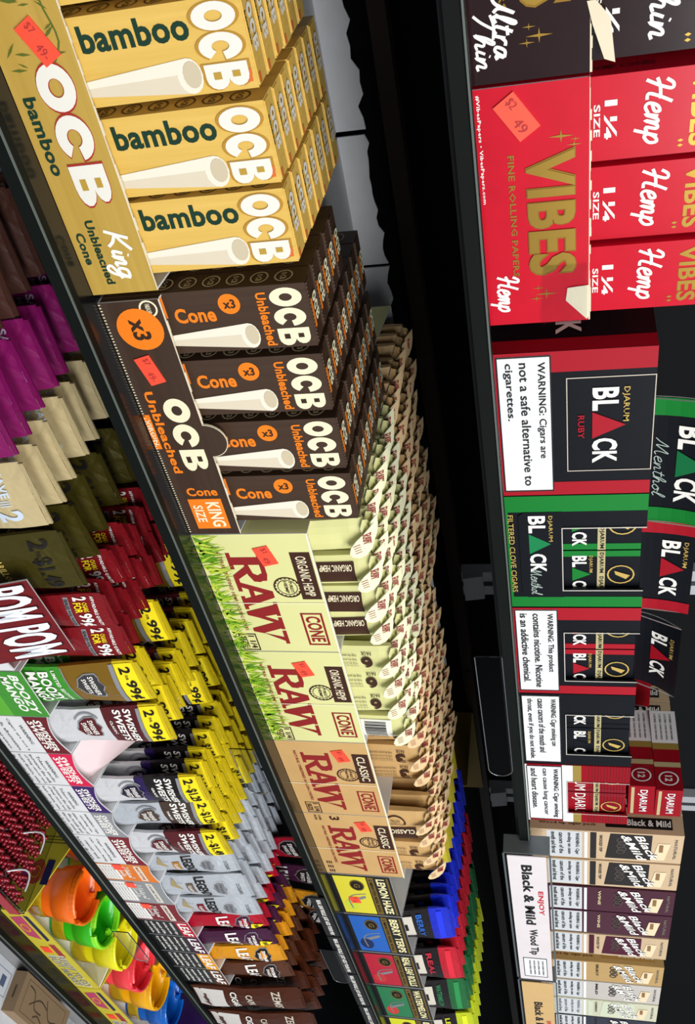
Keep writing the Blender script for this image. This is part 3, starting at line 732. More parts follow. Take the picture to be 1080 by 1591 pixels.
def fill(kind, gname, cat, mk, x0, x1, rows, desc, pitch=.0163, start=0, lean=.06, jx=.0007, z=None, y0=None, ncol=1, jr=.012, skip=()):
    pr = tag(mk(), '', cat, gname); PO[kind] = pr
    for c in range(ncol):
        xc = x0+(x1-x0)*(c+.5)/ncol
        for r in range(start, rows):
            if r in skip: continue
            col = '' if ncol == 1 else (' at left' if c == 0 else ' at right')
            place(pr, (xc+jit(jx), (y0 or YB)+.010+r*pitch+jit(.001), (z or Z1)+.0035+abs(jit(.003))), (-lean+jit(.02), jit(jr), jit(.05)),
                  '%s, %s back%s' % (desc, ORD[r], col))
def mk(w, h, bands, prn, t=.0125): return lambda: pouch(w, h, t, bands, prn)
# brown, magenta, cream, olive, maroon
ptray(.225, .2985, None, 'white tray of brown foil pouches at the far left of the lower shelf')
fill('brown', 'brown foil cigarillo pouches', 'pouch', mk(.068, .150, [(1, BRF)], save_print(ink('#8a7468'))), .225, .2985, 7, 'plain brown foil pouch in the far left tray', pitch=.025, jr=.02)
ptray(.299, .3645, None, 'white tray of magenta foil cigarillo pouches left on the lower shelf')
fill('mag', 'magenta foil cigarillo pouches', 'pouch', mk(.061, .152, [(1, MAG)], save_print(ink('#c9b9d6'))), .299, .3645, 7, 'magenta foil pouch with silver save lettering', pitch=.025, jr=.02)
ptray(.365, .4295, None, 'white tray of cream foil cigarillo pouches beside the magenta ones')
fill('crm', 'cream foil cigarillo pouches', 'pouch', mk(.060, .152, [(1, CRM)], save_print(ink('#c4d2e2'))), .365, .4295, 7, 'cream foil pouch with pale save lettering', pitch=.025, jr=.02)
ptray(.430, .4945, None, 'white tray of olive gold cigarillo pouches beside the cream ones')
fill('olv', 'olive gold cigarillo pouches', 'pouch', mk(.060, .152, [(1, GRNF)], gold149), .430, .4945, 6, 'olive gold foil pouch priced two for 1.49', pitch=.030, jr=.03)
ptray(.495, .5785, None, 'white tray of shiny maroon pouches behind the big red header card')
fill('mar', 'shiny maroon cigarillo pouches', 'pouch', mk(.0405, .160, [(1, REDF)], affordable, t=.0095), .4955, .578, 12, 'shiny maroon pouch with white 99 cent lettering', ncol=2, jr=.05)
# big red header card leaning on the maroon tray
Wc, Hc = .093, .098
mb = MB(); HC = card('header_red', '#7c1418', rough=.3, col2='#54101a', scale=90)
mb.extr([(0, 0), (Wc, 0), (Wc, Hc), (0, Hc)], frame((0, 0, 0)), .0015, HC, CARDW)
o = tag(mb.build('header_card'), 'big red header card with white slanted lettering in front of the maroon pouches', 'sign')
F = subframe(frame((0, 0, 0)), Wc, Hc); mb = MB()
txt(mb, F, 'POM POM', .02, .50, .98, .95, ink('#e8edf4'), bold=.05, shear=.12, L=2, outline=ink('#3a0a0e'), ob=.03)
disc(mb, F, .48, .24, .36, .30, ink('#c01824'), 1, 24); disc(mb, F, .48, .22, .28, .22, ink('#8a4a24'), 2, 20)
for k in range(22): 
    a, b = random.uniform(.3, .66), random.uniform(.08, .34); s = .025; poly(mb, F, [(a, b), (a+s, b+s*.4), (a+s*.6, b+s*1.3), (a-s*.4, b+s)], random.choice([ink('#b8702e'), ink('#6a2e14'), ink('#a33a1c')]), 3)
txt(mb, F, 'SWEET', .36, .44, .62, .50, WHITE, bold=.03, L=4); txt(mb, F, '3', .42, .20, .54, .36, WHITE, bold=.04, L=4); txt(mb, F, 'CIGARILLOS', .3, .1, .66, .15, WHITE, L=4, res=1)
rect(mb, F, .86, .0, 1.0, .30, ink('#d8c9cf'), 1); disc(mb, F, .80, .08, .14, .12, ink('#f0c020'), 3, 16); txt(mb, F, 'SWEET!', .68, .05, .92, .12, ink('#c01824'), bold=.04, L=4)
mb.build('front_print', o); o.location = (.468, .396, .934); o.rotation_euler = (-.22, 0, .06)
# mango
ptray(.579, .6465, GREEN, 'green limited edition tray of gold pouches left of the white and maroon tray', base=card('lime_card', '#58b02c'), name=('BOOZY', 'MANGO'), split=.5, curve=0, h=.070)
fill('mgo', 'gold foil cigarillo pouches with yellow price tops', 'pouch', mk(.058, .160, [(.58, GREEN), (.88, GLD), (1, YELF)], boozy), .579, .6465, 12, 'green and gold pouch in the green tray', skip=(2, 3, 5, 6, 7))
# swisher trays
ptray(.647, .7075, ink('#6a1c24'), 'white and maroon tray with a small warning text next to the green tray', warn='WARNING:|Cigars are not a|safe alternative|to cigarettes.')
fill('ss1', 'white and maroon pouches with yellow 99 cent tops', 'pouch', mk(.055, .160, [(.66, W_F), (.88, MAR), (1, YELF)], ss_print(ink('#5a1c22'), None, '99\u00a2')), .647, .7075, 12, 'white and maroon pouch with yellow 99 cent top')
ptray(.708, .7665, ink('#d61c4c'), 'white tray with a pink top band and bare white front space', warn='WARNING:|Tobacco smoke|increases the risk|of lung cancer and|heart disease, even|in nonsmokers.')
fill('ss2', 'dark pouches with yellow 99 cent tops', 'pouch', mk(.054, .158, [(.66, BLKF), (.88, BLKF), (1, YELF)], ss_print(ink('#5a1c22'), None, '99\u00a2')), .708, .7665, 12, 'dark yellow-topped pouch in the pink-banded tray', start=5)
# folded inner flap of the pink tray
mb = MB(); PK = card('pink_white_card', '#e6cfd2', rough=.35)
mb.hexa([(0, 0, 0), (.057, 0, 0), (.057, .050, .040), (0, .050, .040), (0, 0, .0012), (.057, 0, .0012), (.057, .050, .0412), (0, .050, .0412)], PK)
tag(mb.build('card_flap', loc=(.7088, YB+.004, Z1+.054)), 'glossy pinkish white card flap folded inside the pink-banded tray', 'flap')
ptray(.767, .8185, ink('#3c1f66'), 'white tray with a purple top band', warn='WARNING:|Tobacco smoke|increases the risk|of lung cancer and|heart disease, even|in nonsmokers.')
fill('ss3', 'white and purple pouches with yellow 1.29 tops', 'pouch', mk(.049, .162, [(.60, W_F), (.66, PUR), (.88, BLKF), (1, YELF)], ss_print(ink('#241a34'), None, '$1.29', 'GRAPE')), .767, .8185, 12, 'white and purple pouch with yellow 1.29 top')
ptray(.819, .8695, ink('#8d8f94'), 'white tray with a grey top band', warn='WARNING: Cigar|smoking can|cause cancers of|the mouth and|throat, even if|you do not inhale.')
fill('ss4', 'silver and brown pouches with yellow 1.29 tops', 'pouch', mk(.048, .160, [(.66, SIL), (.88, foil('taupe_foil', '#4a3a32')), (1, YELF)], ss_print(ink('#4a3a32'), None, '$1.29', 'DIAMONDS')), .819, .8695, 12, 'silver and brown pouch with yellow 1.29 top')
ptray(.870, .9345, ink('#7a1f2a'), 'white tray with a dark red top band beside the orange box', warn='WARNING:|Cigar smoking|can cause lung|cancer and|heart disease.')
fill('ss5', 'white and maroon pouches with yellow 1.49 tops', 'pouch', mk(.058, .156, [(.62, W_F), (.88, MAR), (1, YELF)], ss_print(ink('#5a1c22'), None, '$1.49')), .870, .9345, 12, 'white and maroon pouch with yellow 1.49 top')
def lg_tray(x0, x1, c, nm, lab, word):
    o = ptray(x0, x1, None, lab, nosplit=True, curve=.003, base=c)
    W = x1-x0-.0008; F = subframe(frame((0, 0, 0)), W, .066); mb = MB()
    rect(mb, F, .04, .04, .93, .36, ink('#eceae6'), 1)
    for k in range(5): txt(mb, F, 'Cigar smoking can cause cancers', .1, .29-k*.055, .88, .315-k*.055, ink('#333333'), L=2, res=1)
    script(mb, F, '2 Natural', .10, .50, .80, .60, WHITE, W=W, H=.066, wd=.06, L=2); script(mb, F, 'Quality', .25, .40, .75, .48, WHITE, W=W, H=.066, wd=.06, L=2)
    rect(mb, F, .06, .70, .94, .82, ink('#ded8cc'), 1); txt(mb, F, word, .12, .73, .88, .79, c, L=2, bold=.02)
    mb.build('front_print', o); sticker(o, frame((0, 0, 0)), W*.16, .027, .0, w=.012, h=.011, t1='', t2='')
lg_tray(.935, .9765, card('orange_card', '#e27a22'), '', 'orange display box with a white warning label and orange sticker', 'MAUI WOWIE')
fill('lg1', 'silver pouches with black lettering', 'pouch', mk(.042, .152, [(1, SIL)], legend(ink('#a8763a'))), .935, .9765, 12, 'silver pouch with black lettering in the orange box')
lg_tray(.977, 1.0335, card('mid_grey_card', '#8f9194'), '', 'grey display box with a white warning label and orange sticker', 'DIAMONDS')
fill('lg2', 'silver pouches with black lettering', 'pouch', mk(.054, .152, [(1, SIL)], legend(ink('#6a5a50'))), .977, 1.0335, 12, 'silver pouch with black lettering in the grey box')
lg_tray(1.034, 1.0835, card('maroon_card', '#7a1a24'), '', 'maroon display box with a white warning label and orange sticker', 'ORIGINAL')
fill('lg3', 'silver pouches with black lettering', 'pouch', mk(.047, .152, [(1, SIL)], legend(ink('#7a1a24'))), 1.034, 1.0835, 12, 'silver pouch with black lettering in the maroon box')
def lf_tray(x0, x1, c, lab):
    o = ptray(x0, x1, None, lab, nosplit=True, curve=0, depth=.14, base=card('black_card', '#1a1a1c'))
    W = x1-x0-.0008; F = subframe(frame((0, 0, 0)), W, .066); mb = MB()
    for k in range(5): txt(mb, F, ('WARNING: Cigar', 'smoking can cause', 'cancers of the', 'mouth and throat', 'if you inhale.')[k], .08, .60-k*.12, .9, .67-k*.12, WHITE, L=1, res=1)
    rect(mb, F, 0, .74, 1, 1, c, 1); txt(mb, F, 'LEAF', .08, .78, .92, .96, WHITE, bold=.03, L=2)
    mb.build('front_print', o)
for x0, x1, c, b, nm, star in ((1.084, 1.1275, ink('#b5122c'), LRED, 'red', True), (1.128, 1.1795, ink('#471a3c'), LPUR, 'plum', True), (1.18, 1.2325, ink('#e39a1c'), LYEL, 'amber', False), (1.233, 1.2855, ink('#5a3320'), LBRN, 'brown', False)):
    lf_tray(x0, x1, c, 'black warning-text display box with %s top band' % nm)
    fill('leaf'+nm, nm+' foil leaf pouches', 'pouch', mk(x1-x0-.004, .148, [(1, b)], leafp(star), t=.0145), x0, x1, 6, '%s foil leaf pouch with a shield' % nm, pitch=.0152)
# tall upright pouches at the back whose shield tops stand above the rows
for i, (x, y, nm, c, ry) in enumerate(((1.118, .528, 'red', LRED, -.16), (1.160, .534, 'plum', LPUR, .13), (1.206, .529, 'amber', LYEL, .26), (1.250, .536, 'dark brown', LBRN, .40))):
    p = pouch(.052, .205, .008, [(1, c)], leafp(False)); tag(p, '%s foil leaf pouch standing up taller than its row at the back' % nm, 'pouch')
    p.location = (x, y, Z1+.004); p.rotation_euler = (.03, ry, .02)
# orange-brown pouches lying beyond the leaf boxes
RUST = foil('rust_foil', '#57270f', metal=.45)
def zem(mb, F):
    txt(mb, F, 'ZEMIS', .12, .74, .88, .82, ink('#c9bfae'), bold=.02, L=2); txt(mb, F, 'CIGARS', .12, .36, .88, .42, WHITE, bold=.02, L=2); rect(mb, F, .1, .02, .9, .3, ink('#c8c4c0'), 1, sub=4); txt(mb, F, 'CAPRI', .2, .5, .8, .56, ink('#c9bfae'), L=2)
fill('zem', 'rust brown pouches with pale lettering', 'pouch', lambda: pouch(.075, .150, .012, [(1, RUST)], zem), 1.292, 1.372, 6, 'rust brown pouch with pale lettering past the brown leaf box', lean=.10, pitch=.019, jr=.12, y0=.405)
fill('zem2', 'rust brown pouches with pale lettering', 'pouch', lambda: pouch(.075, .150, .012, [(1, RUST)], zem), 1.38, 1.46, 5, 'rust brown pouch with pale lettering at the far right of the lower shelf', lean=.10, pitch=.019, jr=.12, y0=.405)

# dark support wires in the gap right of the pouches
for k, (yy, zz) in enumerate(((.80, 1.085), (.80, 1.060), (.80, 1.020))):
    mb = MB(); tube(mb, [(1.30, yy, zz), (2.6, yy, zz)], .003, mat('wire_grey', '#4a4b4a', rough=.35, metal=.4)); tag(mb.build('support_wire'), ('top', 'middle', 'lowest')[k]+' dark support wire in the black gap under the leaf roll boxes', 'wire')
mb = MB(); tube(mb, [(1.32, .86, .98), (1.75, .62, 1.06)], .005, mat('wire_grey', '#4a4b4a')); tag(mb.build('support_rod'), 'thicker slanted support rod in the black gap behind the leaf pouches', 'rod')

# ---------------------------------------------------------------- leaf-roll boxes on the middle shelf (right)
def lroll(x0, x1, c, fc, word, lab, nm, rows, topm):
    H = .074; o = low_tray('display_box', x0+.0005, x1-.0005, H, .24, card('black_card', '#1a1a1c'), card('black_card', '#1a1a1c'), lab, .085, curve=0, back_h=.11, torn=False, inner=CARDW)
    W = x1-x0-.001; F = subframe(frame((0, 0, 0)), W, H); mb = MB()
    rect(mb, F, .03, .06, .97, .60, c, 1); disc(mb, F, .24, .42, .13, .12, INKB, 2, 16); ring(mb, F, .24, .42, .13, .12, .15, GOLDI, 3, 16); txt(mb, F, 'G', .19, .37, .29, .47, GOLDI, bold=.05, L=4)
    ribbon(mb, F, [(.45, .52), (.5, .3), (.62, .2), (.85, .22)], .012, SILV, 2, W/H); poly(mb, F, [(.5, .5), (.56, .5), (.7, .2), (.62, .2)], SILV, 2)
    disc(mb, F, .76, .22, .14, .12, {'y': ink('#c6d23a'), 'b': ink('#22305a'), 'r': ink('#c03a3a'), 'g': ink('#c8403a')}[nm[0] if nm[0] in 'ybrg' else 'y'], 2, 14)
    rect(mb, F, .03, .62, .97, .72, GOLDI, 1); txt(mb, F, '2 MINUTES REAL ROLL', .08, .645, .92, .695, INKB, L=2, res=1)
    txt(mb, F, word, .06, .76, .94, .90, ink('#f0e6b0'), bold=.04, L=1); rect(mb, F, .03, .93, .97, .96, GOLDI, 1)
    mb.build('front_print', o); 
    if nm == 'yellow': sticker(o, frame((0, 0, 0)), W*.62, H*.30, .1, w=.016, h=.012)
    # price strip on the shelf edge in front
    mb = MB(); mb.box(0, W, 0, .0015, 0, .017, card('black_card', '#1a1a1c')); s = tag(mb.build('shelf_strip', loc=(x0+.0005, .4427, Z2-.0165)), 'black strip with white lettering on the shelf edge under the %s box' % nm, 'label strip')
    mb = MB(); txt(mb, subframe(frame((0, 0, 0)), W, .017), 'REAL LEAF ROLLS  JUST ADD YOUR MIX', .04, .3, .96, .7, WHITE, bold=.03); mb.build('front_print', s)
    def pr(mb, F):
        rect(mb, F, .15, .35, .85, .62, ink('#cfcabc'), 1, sub=4); rect(mb, F, .38, .42, .62, .56, INKB, 3, sub=2); poly(mb, F, [(.45, .46), (.5, .54), (.56, .47)], ink('#5aa03a'), 6)
        txt(mb, F, word.split(' ')[0], .12, .66, .88, .72, c, bold=.03, L=2)
        rect(mb, F, .08, .87, .94, .93, topm, 1, sub=4)
    fill('lr'+nm, nm+' and black leaf roll pouches', 'pouch', lambda: pouch(x1-x0-.022, .125, .011, [(.80, BLKF), (.93, fc), (1, fc)], pr), x0+.005, x1-.005, rows, 'black and %s leaf roll pouch on the middle shelf' % nm, pitch=.0165, z=Z2, y0=YF, start=0 if nm != 'yellow' else 3, lean=.08, jr=.012)
GB, BB, RB, GG = foil('lemon_foil', '#d8c832'), foil('cobalt_foil', '#1a2fd0'), foil('scarlet_foil', '#c81e32'), foil('forest_foil', '#1f6a3a')
lroll(1.049, 1.1575, ink('#d8cf3c'), GB, 'LEMON HAZE', 'yellow and black lemon leaf roll box beside the kraft displays', 'yellow', 12, ink('#e8d84a'))
lroll(1.160, 1.2785, ink('#2a63b8'), BB, 'BERRY TERPS', 'blue and black berry leaf roll box', 'blue', 13, ink('#2238e0'))
lroll(1.281, 1.3985, ink('#b5283a'), RB, 'REAL LEAF ROLLS', 'red and black leaf roll box', 'red', 13, ink('#d62a3c'))
lroll(1.401, 1.5285, ink('#2f7a50'), GG, 'WATERMELON', 'green and black watermelon leaf roll box', 'green', 12, ink('#2a8a4a'))
lroll(1.531, 1.660, ink('#d6d832'), foil('acid_foil', '#c8d622'), 'LEMON', 'acid yellow and black leaf roll box at the lower right of the picture', 'acid yellow', 12, ink('#d8e02a'))

# ---------------------------------------------------------------- top shelf
VRED = card('vibes_red_card', '#d20c2a', rough=.25, coat=.2, col2='#bd0a24'); VBLK = card('vibes_black_card', '#2a1416', rough=.2, coat=.4, col2='#1d0e10')
def vibes_display(x0, x1, c, script_word, label, H=.0575):
    o = low_tray('display_box', x0, x1, H, .12, c, c, label, .06, back_h=.10, zb=Z3, torn=True)
    W = x1-x0; F = subframe(frame((0, 0, 0)), W, H); mb = MB()
    g = GOLDI
    txt(mb, F, 'VIBES', .25, .45, .765, .88, g, bold=.05, L=2, outline=ink('#8a6a28', metal=.5), ob=.02)
    txt(mb, F, 'FINE ROLLING PAPERS', .255, .29, .77, .35, g, bold=.02, res=1)
    txt(mb, F, '#VibesPapers \u2022 VibesPapers.com', .02, .045, .44, .085, WHITE, L=1, res=1)
    if ' ' in script_word:
        a, b = script_word.split(' '); script(mb, F, a, .70, .24, .94, .42, WHITE, W=W, H=H, wd=.075); script(mb, F, b, .76, .08, .97, .24, WHITE, W=W, H=H, wd=.07)
    else: script(mb, F, script_word, .76, .13, .95, .33, WHITE, W=W, H=H, wd=.065)
    for cx, cy, r in ((.20, .76, .05), (.235, .87, .03), (.215, .88, .02), (.86, .60, .05), (.88, .50, .03), (.83, .52, .025)):
        for a, b in ((r*.9, r*.18), (r*.18, r*2.2)): poly(mb, F, [(cx-a*.55, cy), (cx, cy-b), (cx+a*.55, cy), (cx, cy+b)], g, 1)
    mb.build('front_print', o)
    return o
def vibes_pack(c, word, cat):
    w, h, d = .0425, .125, .020
    mb = MB(); mb.box(-w/2, w/2, 0, d, 0, h, c); r = mb.build('paper_pack')
    F = subframe(frame((-w/2, 0, 0)), w, h); mb = MB()
    txt(mb, F, '1\u00bc', .28, .505, .74, .555, WHITE, bold=.03); txt(mb, F, 'SIZE', .32, .465, .70, .49, WHITE, bold=.02)
    script(mb, F, word, .06, .66, .92, .76, WHITE, W=w, H=h, wd=.065)
    txt(mb, F, 'VIBES', .08, .83, .92, .91, GOLDI, bold=.05)
    for cx, cy in ((.9, .80), (.84, .80), (.06, .93)): poly(mb, F, [(cx-.02, cy), (cx, cy-.012), (cx+.02, cy), (cx, cy+.012)], GOLDI, 1)
    S = subframe(frame((-w/2, 0, 0), (0, -1, 0), (0, 0, 1), (-1, 0, 0)), d, h)
    txt(mb, S, 'HEMP CONES', -.6, .45, -.35, .7, ink('#701020'), rot=1, res=1)
    mb.build('front_print', r); tag(r, '', 'paper pack', cat); return r
vb = vibes_display(.030, .1695, VBLK, 'Ultra Thin', 'dark red-black ultra thin rolling paper display at the left of the top shelf')
vr = vibes_display(.1715, .3065, VRED, 'Hemp', 'bright red hemp rolling paper display on the top shelf')
sticker(vr, frame((0, 0, 0)), .0150, .0225, .61, h=.0125, t1='$2', t2='49')
# torn white patch and clear tape at the top corners
mb = MB(); poly(mb, frame((0, 0, 0)), [(.113, .046), (.121, .045), (.134, .0565), (.132, .0578), (.112, .0578)], TORN, 4); mb.build('torn_patch', vr)
mb = MB(); mb.extr([(.098, .033), (.1352, .031), (.1352, .0565), (.099, .0565)], frame((0, -.0012, 0)), .0002, M_clear); mb.build('clear_tape', vr)
mb = MB(); poly(mb, frame((0, 0, 0)), [(.108, .056), (.118, .0585), (.134, .064), (.136, .0690), (.116, .0665), (.108, .060)], TORN, 4); mb.build('torn_patch', vb)
pk = vibes_pack(VRED, 'Hemp', 'red hemp paper packs in the red display')
for c in range(3):
    for r in range(5): place(pk, (.1715+.0235+c*.0447, YF+.0055+r*.0215+jit(.0006), Z3+.0018), (0, 0, (.05, .12, .14)[c]*.6+jit(.01)), 'red hemp paper pack, %s column, %s row of the red display' % (('left', 'middle', 'right')[c], ORD[r]))
pk = vibes_pack(VBLK, 'Thin', 'dark paper packs in the ultra thin display')
for c in range(3):
    for r in range(5): place(pk, (.030+.0235+c*.0460, YF+.0055+r*.0215+jit(.0006), Z3+.0018), (0, 0, .06+jit(.01)), 'dark ultra thin paper pack, %s column, %s row of its display' % (('left', 'middle', 'right')[c], ORD[r]))

DBLK = card('charcoal_card', '#12151b', rough=.4, coat=.08); DRED = card('crimson_card', '#98101f', rough=.35, coat=.1); DGRN = card('green_card', '#128a34', rough=.3, coat=.3)
for _m in (DBLK, DRED, DGRN): _m.node_tree.nodes['Principled BSDF'].inputs['Specular IOR Level'].default_value = 0.15
WL = ink('#eceef0'); DG = ink('#c2a55a'); TEXTD = ink('#202224')
def black_word(mb, F, x0, y0, x1, y1, tri, L=2, over='DJARUM'):
    w = x1-x0
    txt(mb, F, 'BL', x0, y0, x0+w*.29, y1, WHITE, bold=.05, L=L); txt(mb, F, 'CK', x0+w*.66, y0, x1, y1, WHITE, bold=.05, L=L)
    poly(mb, F, [(x0+w*.31, y0), (x0+w*.66, y0), (x0+w*.485, y1+(y1-y0)*.3)], tri, L)
    if over: txt(mb, F, over, x0, y1+(y1-y0)*.12, x0+w*.44, y1+(y1-y0)*.42, DG, bold=.01, L=L, res=1)
def clove_pack(c, band):
    w, h, d = .050, .093, .022
    mb = MB(); mb.box(-w/2, w/2, 0, d, 0, h, DBLK if c is not DRED else DRED); r = mb.build('cigar_pack')
    F = subframe(frame((-w/2, 0, 0)), w, h); mb = MB()
    rect(mb, F, 0, 0, .12, 1, band, 1); rect(mb, F, .88, 0, 1, 1, band, 1)
    if c is DRED:
        txt(mb, F, 'DJARUM', .04, .46, .96, .60, WHITE, bold=.0, L=2)
        for i in range(12): rect(mb, F, 0, .64+i*.03, 1, .65+i*.03, ink('#7a0f1e'), 2)
        rect(mb, F, 0, .0, 1, .32, ink('#9a8440'), 1)
    else: black_word(mb, F, .1, .49, .92, .60, band, 2)
    rect(mb, F, 0, .68, 1, .74, ink('#b8ad80'), 3); txt(mb, F, 'DJARUM  DJARUM', .03, .69, .97, .73, TEXTD, L=4, res=1)
    ring(mb, F, .5, .86, .2, .105, .12, DG, 3, 16); poly(mb, F, [(.42, .81), (.52, .93), (.60, .90), (.50, .82)], DG, 3)
    mb.build('front_print', r); return r
def clove_display(x0, x1, c, trim, warn, label, window=True, H=.0975, depth=.10, closed=False, foot=None, name2=None):
    o = bpy.data.objects.new('display_box', None); COL.objects.link(o); o.location = (x0, YF, Z3); tag(o, label, 'display box')
    W = x1-x0; t = .0012; wx0, wx1, wz = W*.27, W*.83, H*.42
    mb = MB()
    if window:
        r = .004
        pts = [(0, 0), (W, 0), (W, H), (wx1, H), (wx1, wz+r), (wx1-r*.3, wz+r*.3), (wx1-r, wz), (wx0+r, wz), (wx0+r*.3, wz+r*.3), (wx0, wz+r), (wx0, H), (0, H)]
        # build as three slabs so the outline stays convex
        mb.box(0, W, 0, t, 0, wz, c); mb.box(0, wx0, 0, t, wz, H, c); mb.box(wx1, W, 0, t, wz, H, c)
    else: mb.box(0, W, 0, t, 0, H, c)
    mb.build('front_panel', o)
    for sx in (0, W-t): mb = MB(); mb.box(sx, sx+t, t, depth, 0, H, c); mb.build('side_panel', o)
    mb = MB(); mb.box(t, W-t, depth-t, depth, 0, H, c, [CARDW, None, None, None, None, None]); mb.build('back_panel', o)
    mb = MB(); mb.box(t, W-t, t, depth-t, 0, t, CARDW); mb.build('base', o)
    if not window: mb = MB(); mb.box(t, W-t, t, depth-t, H-t, H, c); mb.build('top_panel', o)
    F = subframe(frame((0, 0, 0)), W, H); mb = MB()
    def R_(a, b, c_, d, m, L=1):
        # keep print off the cut-out
        if window and d > .42 and c_ > .27 and a < .83:
            if a < .27: rect(mb, F, a, b, .27, d, m, L)
            if c_ > .83: rect(mb, F, .83, b, c_, d, m, L)
            if b < .42: rect(mb, F, max(a, .27), b, min(c_, .83), .42, m, L)
        else: rect(mb, F, a, b, c_, d, m, L)
    if trim: R_(0, 0, .13, 1, trim); R_(.90, 0, 1, 1, trim)
    if trim: rect(mb, F, .13, 0, .90, .04, trim, 1)
    if foot: foot(mb, F)
    if warn:
        rect(mb, F, .02, .035, .965, .37, WL, 2); frame_line(mb, F, .02, .035, .965, .37, .008, .008, TEXTD, 3)
        ls = warn.split('|')
        mx_ = max(len(l) for l in ls)
        for i, l in enumerate(ls): txt(mb, F, l, .06, .275-i*.10, .06+.86*len(l)/mx_, .335-i*.10, TEXTD, bold=.012, L=4)
    if window:
        e = ink('#c9c4bc'); rect(mb, F, .265, .413, .835, .42, e, 5); rect(mb, F, .262, .413, .27, 1, e, 5); rect(mb, F, .83, .413, .838, 1, e, 5)
    mb.build('front_print', o)
    return o
REDI = ink('#a50f22'); GRNI = ink('#0c7a2c'); DGT = ink('#0f6a4a')
def f_ruby(mb, F):
    e = ink('#c8bdb0'); frame_line(mb, F, .17, .46, .82, 1.0, .006, .006, e, 2)
    black_word(mb, F, .24, .62, .76, .78, REDI, 3); txt(mb, F, 'RUBY', .42, .53, .58, .57, REDI, L=3)
def f_green(mb, F):
    poly(mb, F, [(.13, .15), (.16, .11), (.86, .11), (.90, .15), (.90, .42), (.13, .42)], DBLK, 3)
    black_word(mb, F, .16, .14+.04, .66, .30, ink('#12804a'), 4); script(mb, F, 'Menthol', .62, .18, .88, .26, ink('#a8b8b0'), W=.116, H=.0975, wd=.04, L=5)
    txt(mb, F, 'FILTERED CLOVE CIGARS', .15, .035, .85, .075, DG, bold=.01, L=3)
d1 = clove_display(.327, .4435, DBLK, REDI, 'WARNING: Cigars are|not a safe alternative to|cigarettes.', 'large black and red clove cigar box with uncut window and three-line warning', window=False, foot=f_ruby)
mb = MB(); S = subframe(frame((0, 0, 0), (0, -1, 0), (0, 0, 1), (-1, 0, 0)), .10, .0975)
rect(mb, S, -.13, 0, 0, 1, REDI, 1); txt(mb, S, 'BLACK', -.80, .40, -.17, .56, WHITE, bold=.04, L=2); mb.build('side_print', d1)
clove_display(.4445, .5605, DBLK, GRNI, None, 'green and black menthol clove cigar box with cut window', foot=f_green)
clove_display(.5620, .6735, DBLK, REDI, 'WARNING: This product|contains nicotine. Nicotine|is an addictive chemical.', 'black and red clove cigar box with cut window showing red-edged packs')
clove_display(.6750, .7860, DBLK, None, 'WARNING: Cigar smoking can|cause cancers of the mouth and|throat, even if you do not inhale.', 'plain black clove cigar box with cut window')
def f_cl(mb, F):
    rect(mb, F, 0, .0, 1, .04, WL, 1); rect(mb, F, 0, .37, .27, .47, WL, 1); rect(mb, F, .83, .37, 1, .47, WL, 1); rect(mb, F, .27, .37, .83, .415, WL, 1)
    rect(mb, F, 0, .47, .27, .55, ink('#9a8440'), 1); rect(mb, F, .83, .47, 1, .55, ink('#9a8440'), 1)
    for i in range(14): rect(mb, F, .0, .62+i*.028, .27, .628+i*.028, ink('#7a0f1e'), 1); rect(mb, F, .83, .62+i*.028, 1, .628+i*.028, ink('#7a0f1e'), 1)
clove_display(.7875, .8930, DRED, None, 'WARNING: Cigar smoking|can cause lung cancer|and heart disease.', 'red, gold and white clove cigar box with cut window beside the pale cigar packs', foot=f_cl)
for x0, x1, c, band, nm in ((.4445, .5605, DBLK, GRNI, 'green-edged'), (.5620, .6735, DBLK, REDI, 'red-edged'), (.6750, .7860, DBLK, DBLK, 'plain black'), (.7875, .8930, DRED, ink('#8a1424'), 'red and gold')):
    pk = clove_pack(c, band); tag(pk, '', 'cigar pack', nm+' clove packs in windows')
    for i in range(2):
        for r in range(3):
            place(pk, ((x0+x1)/2-.0258+i*.0516, YF+.004+r*.0235, Z3+.0018+(.012 if c is DRED else .016)*0+.0), (0, 0, jit(.01)), '%s clove cigar pack, %s side, %s row of its window box' % (nm, ('left', 'right')[i], ORD[r]))
# raised lids behind the open boxes
def lid(x0, x1, z0, hgt, y, c, trim, tri, label, word, bend=.03, script_=None, yaw=0.0):
    W = x1-x0; n = 8
    def G(u, v, q=0.0):
        a = v*1.0; return Vector((u*W, -bend*v*v - q*.95, v*hgt+q*.2))
    mb = MB(); rows = [[G(j/4, i/n) for j in range(5)] for i in range(n+1)]
    mb.grid(rows, c); rows2 = [[G(j/4, i/n, -.0014) for j in range(5)][::-1] for i in range(n+1)]; mb.grid(rows2, CARDW)
    mb.face([rows[-1][0], rows[-1][-1], rows2[-1][0], rows2[-1][-1]], CARDW); mb.face([rows[0][0], rows[-1][0], rows2[-1][-1], rows2[0][-1]], CARDW); mb.face([rows[0][-1], rows[-1][-1], rows2[-1][0], rows2[0][0]], CARDW)
    o = tag(mb.build('raised_lid', smooth=False, loc=(x0, y, z0)), label, 'box lid'); o.rotation_euler = (0, 0, yaw)
    mb = MB()
    def R2(a, b, c_, d, m): 
        P = [(a+(c_-a)*i, b+(d-b)*j/6) for j in range(7) for i in (0, 1)]; put(mb, G, P, [(2*j, 2*j+1, 2*j+3, 2*j+2) for j in range(6)], m, E0*3)
    if trim: R2(0, 0, .13, 1, trim); R2(.88, 0, 1, 1, trim)
    if word: black_word(mb, G, .2, .50, .82, .78, tri, 4)
    if script_: script(mb, G, script_, .30, .24, .80, .40, ink('#a8b8b0'), W=W, H=hgt, wd=.04, L=4)
    mb.build('front_print', o); return o
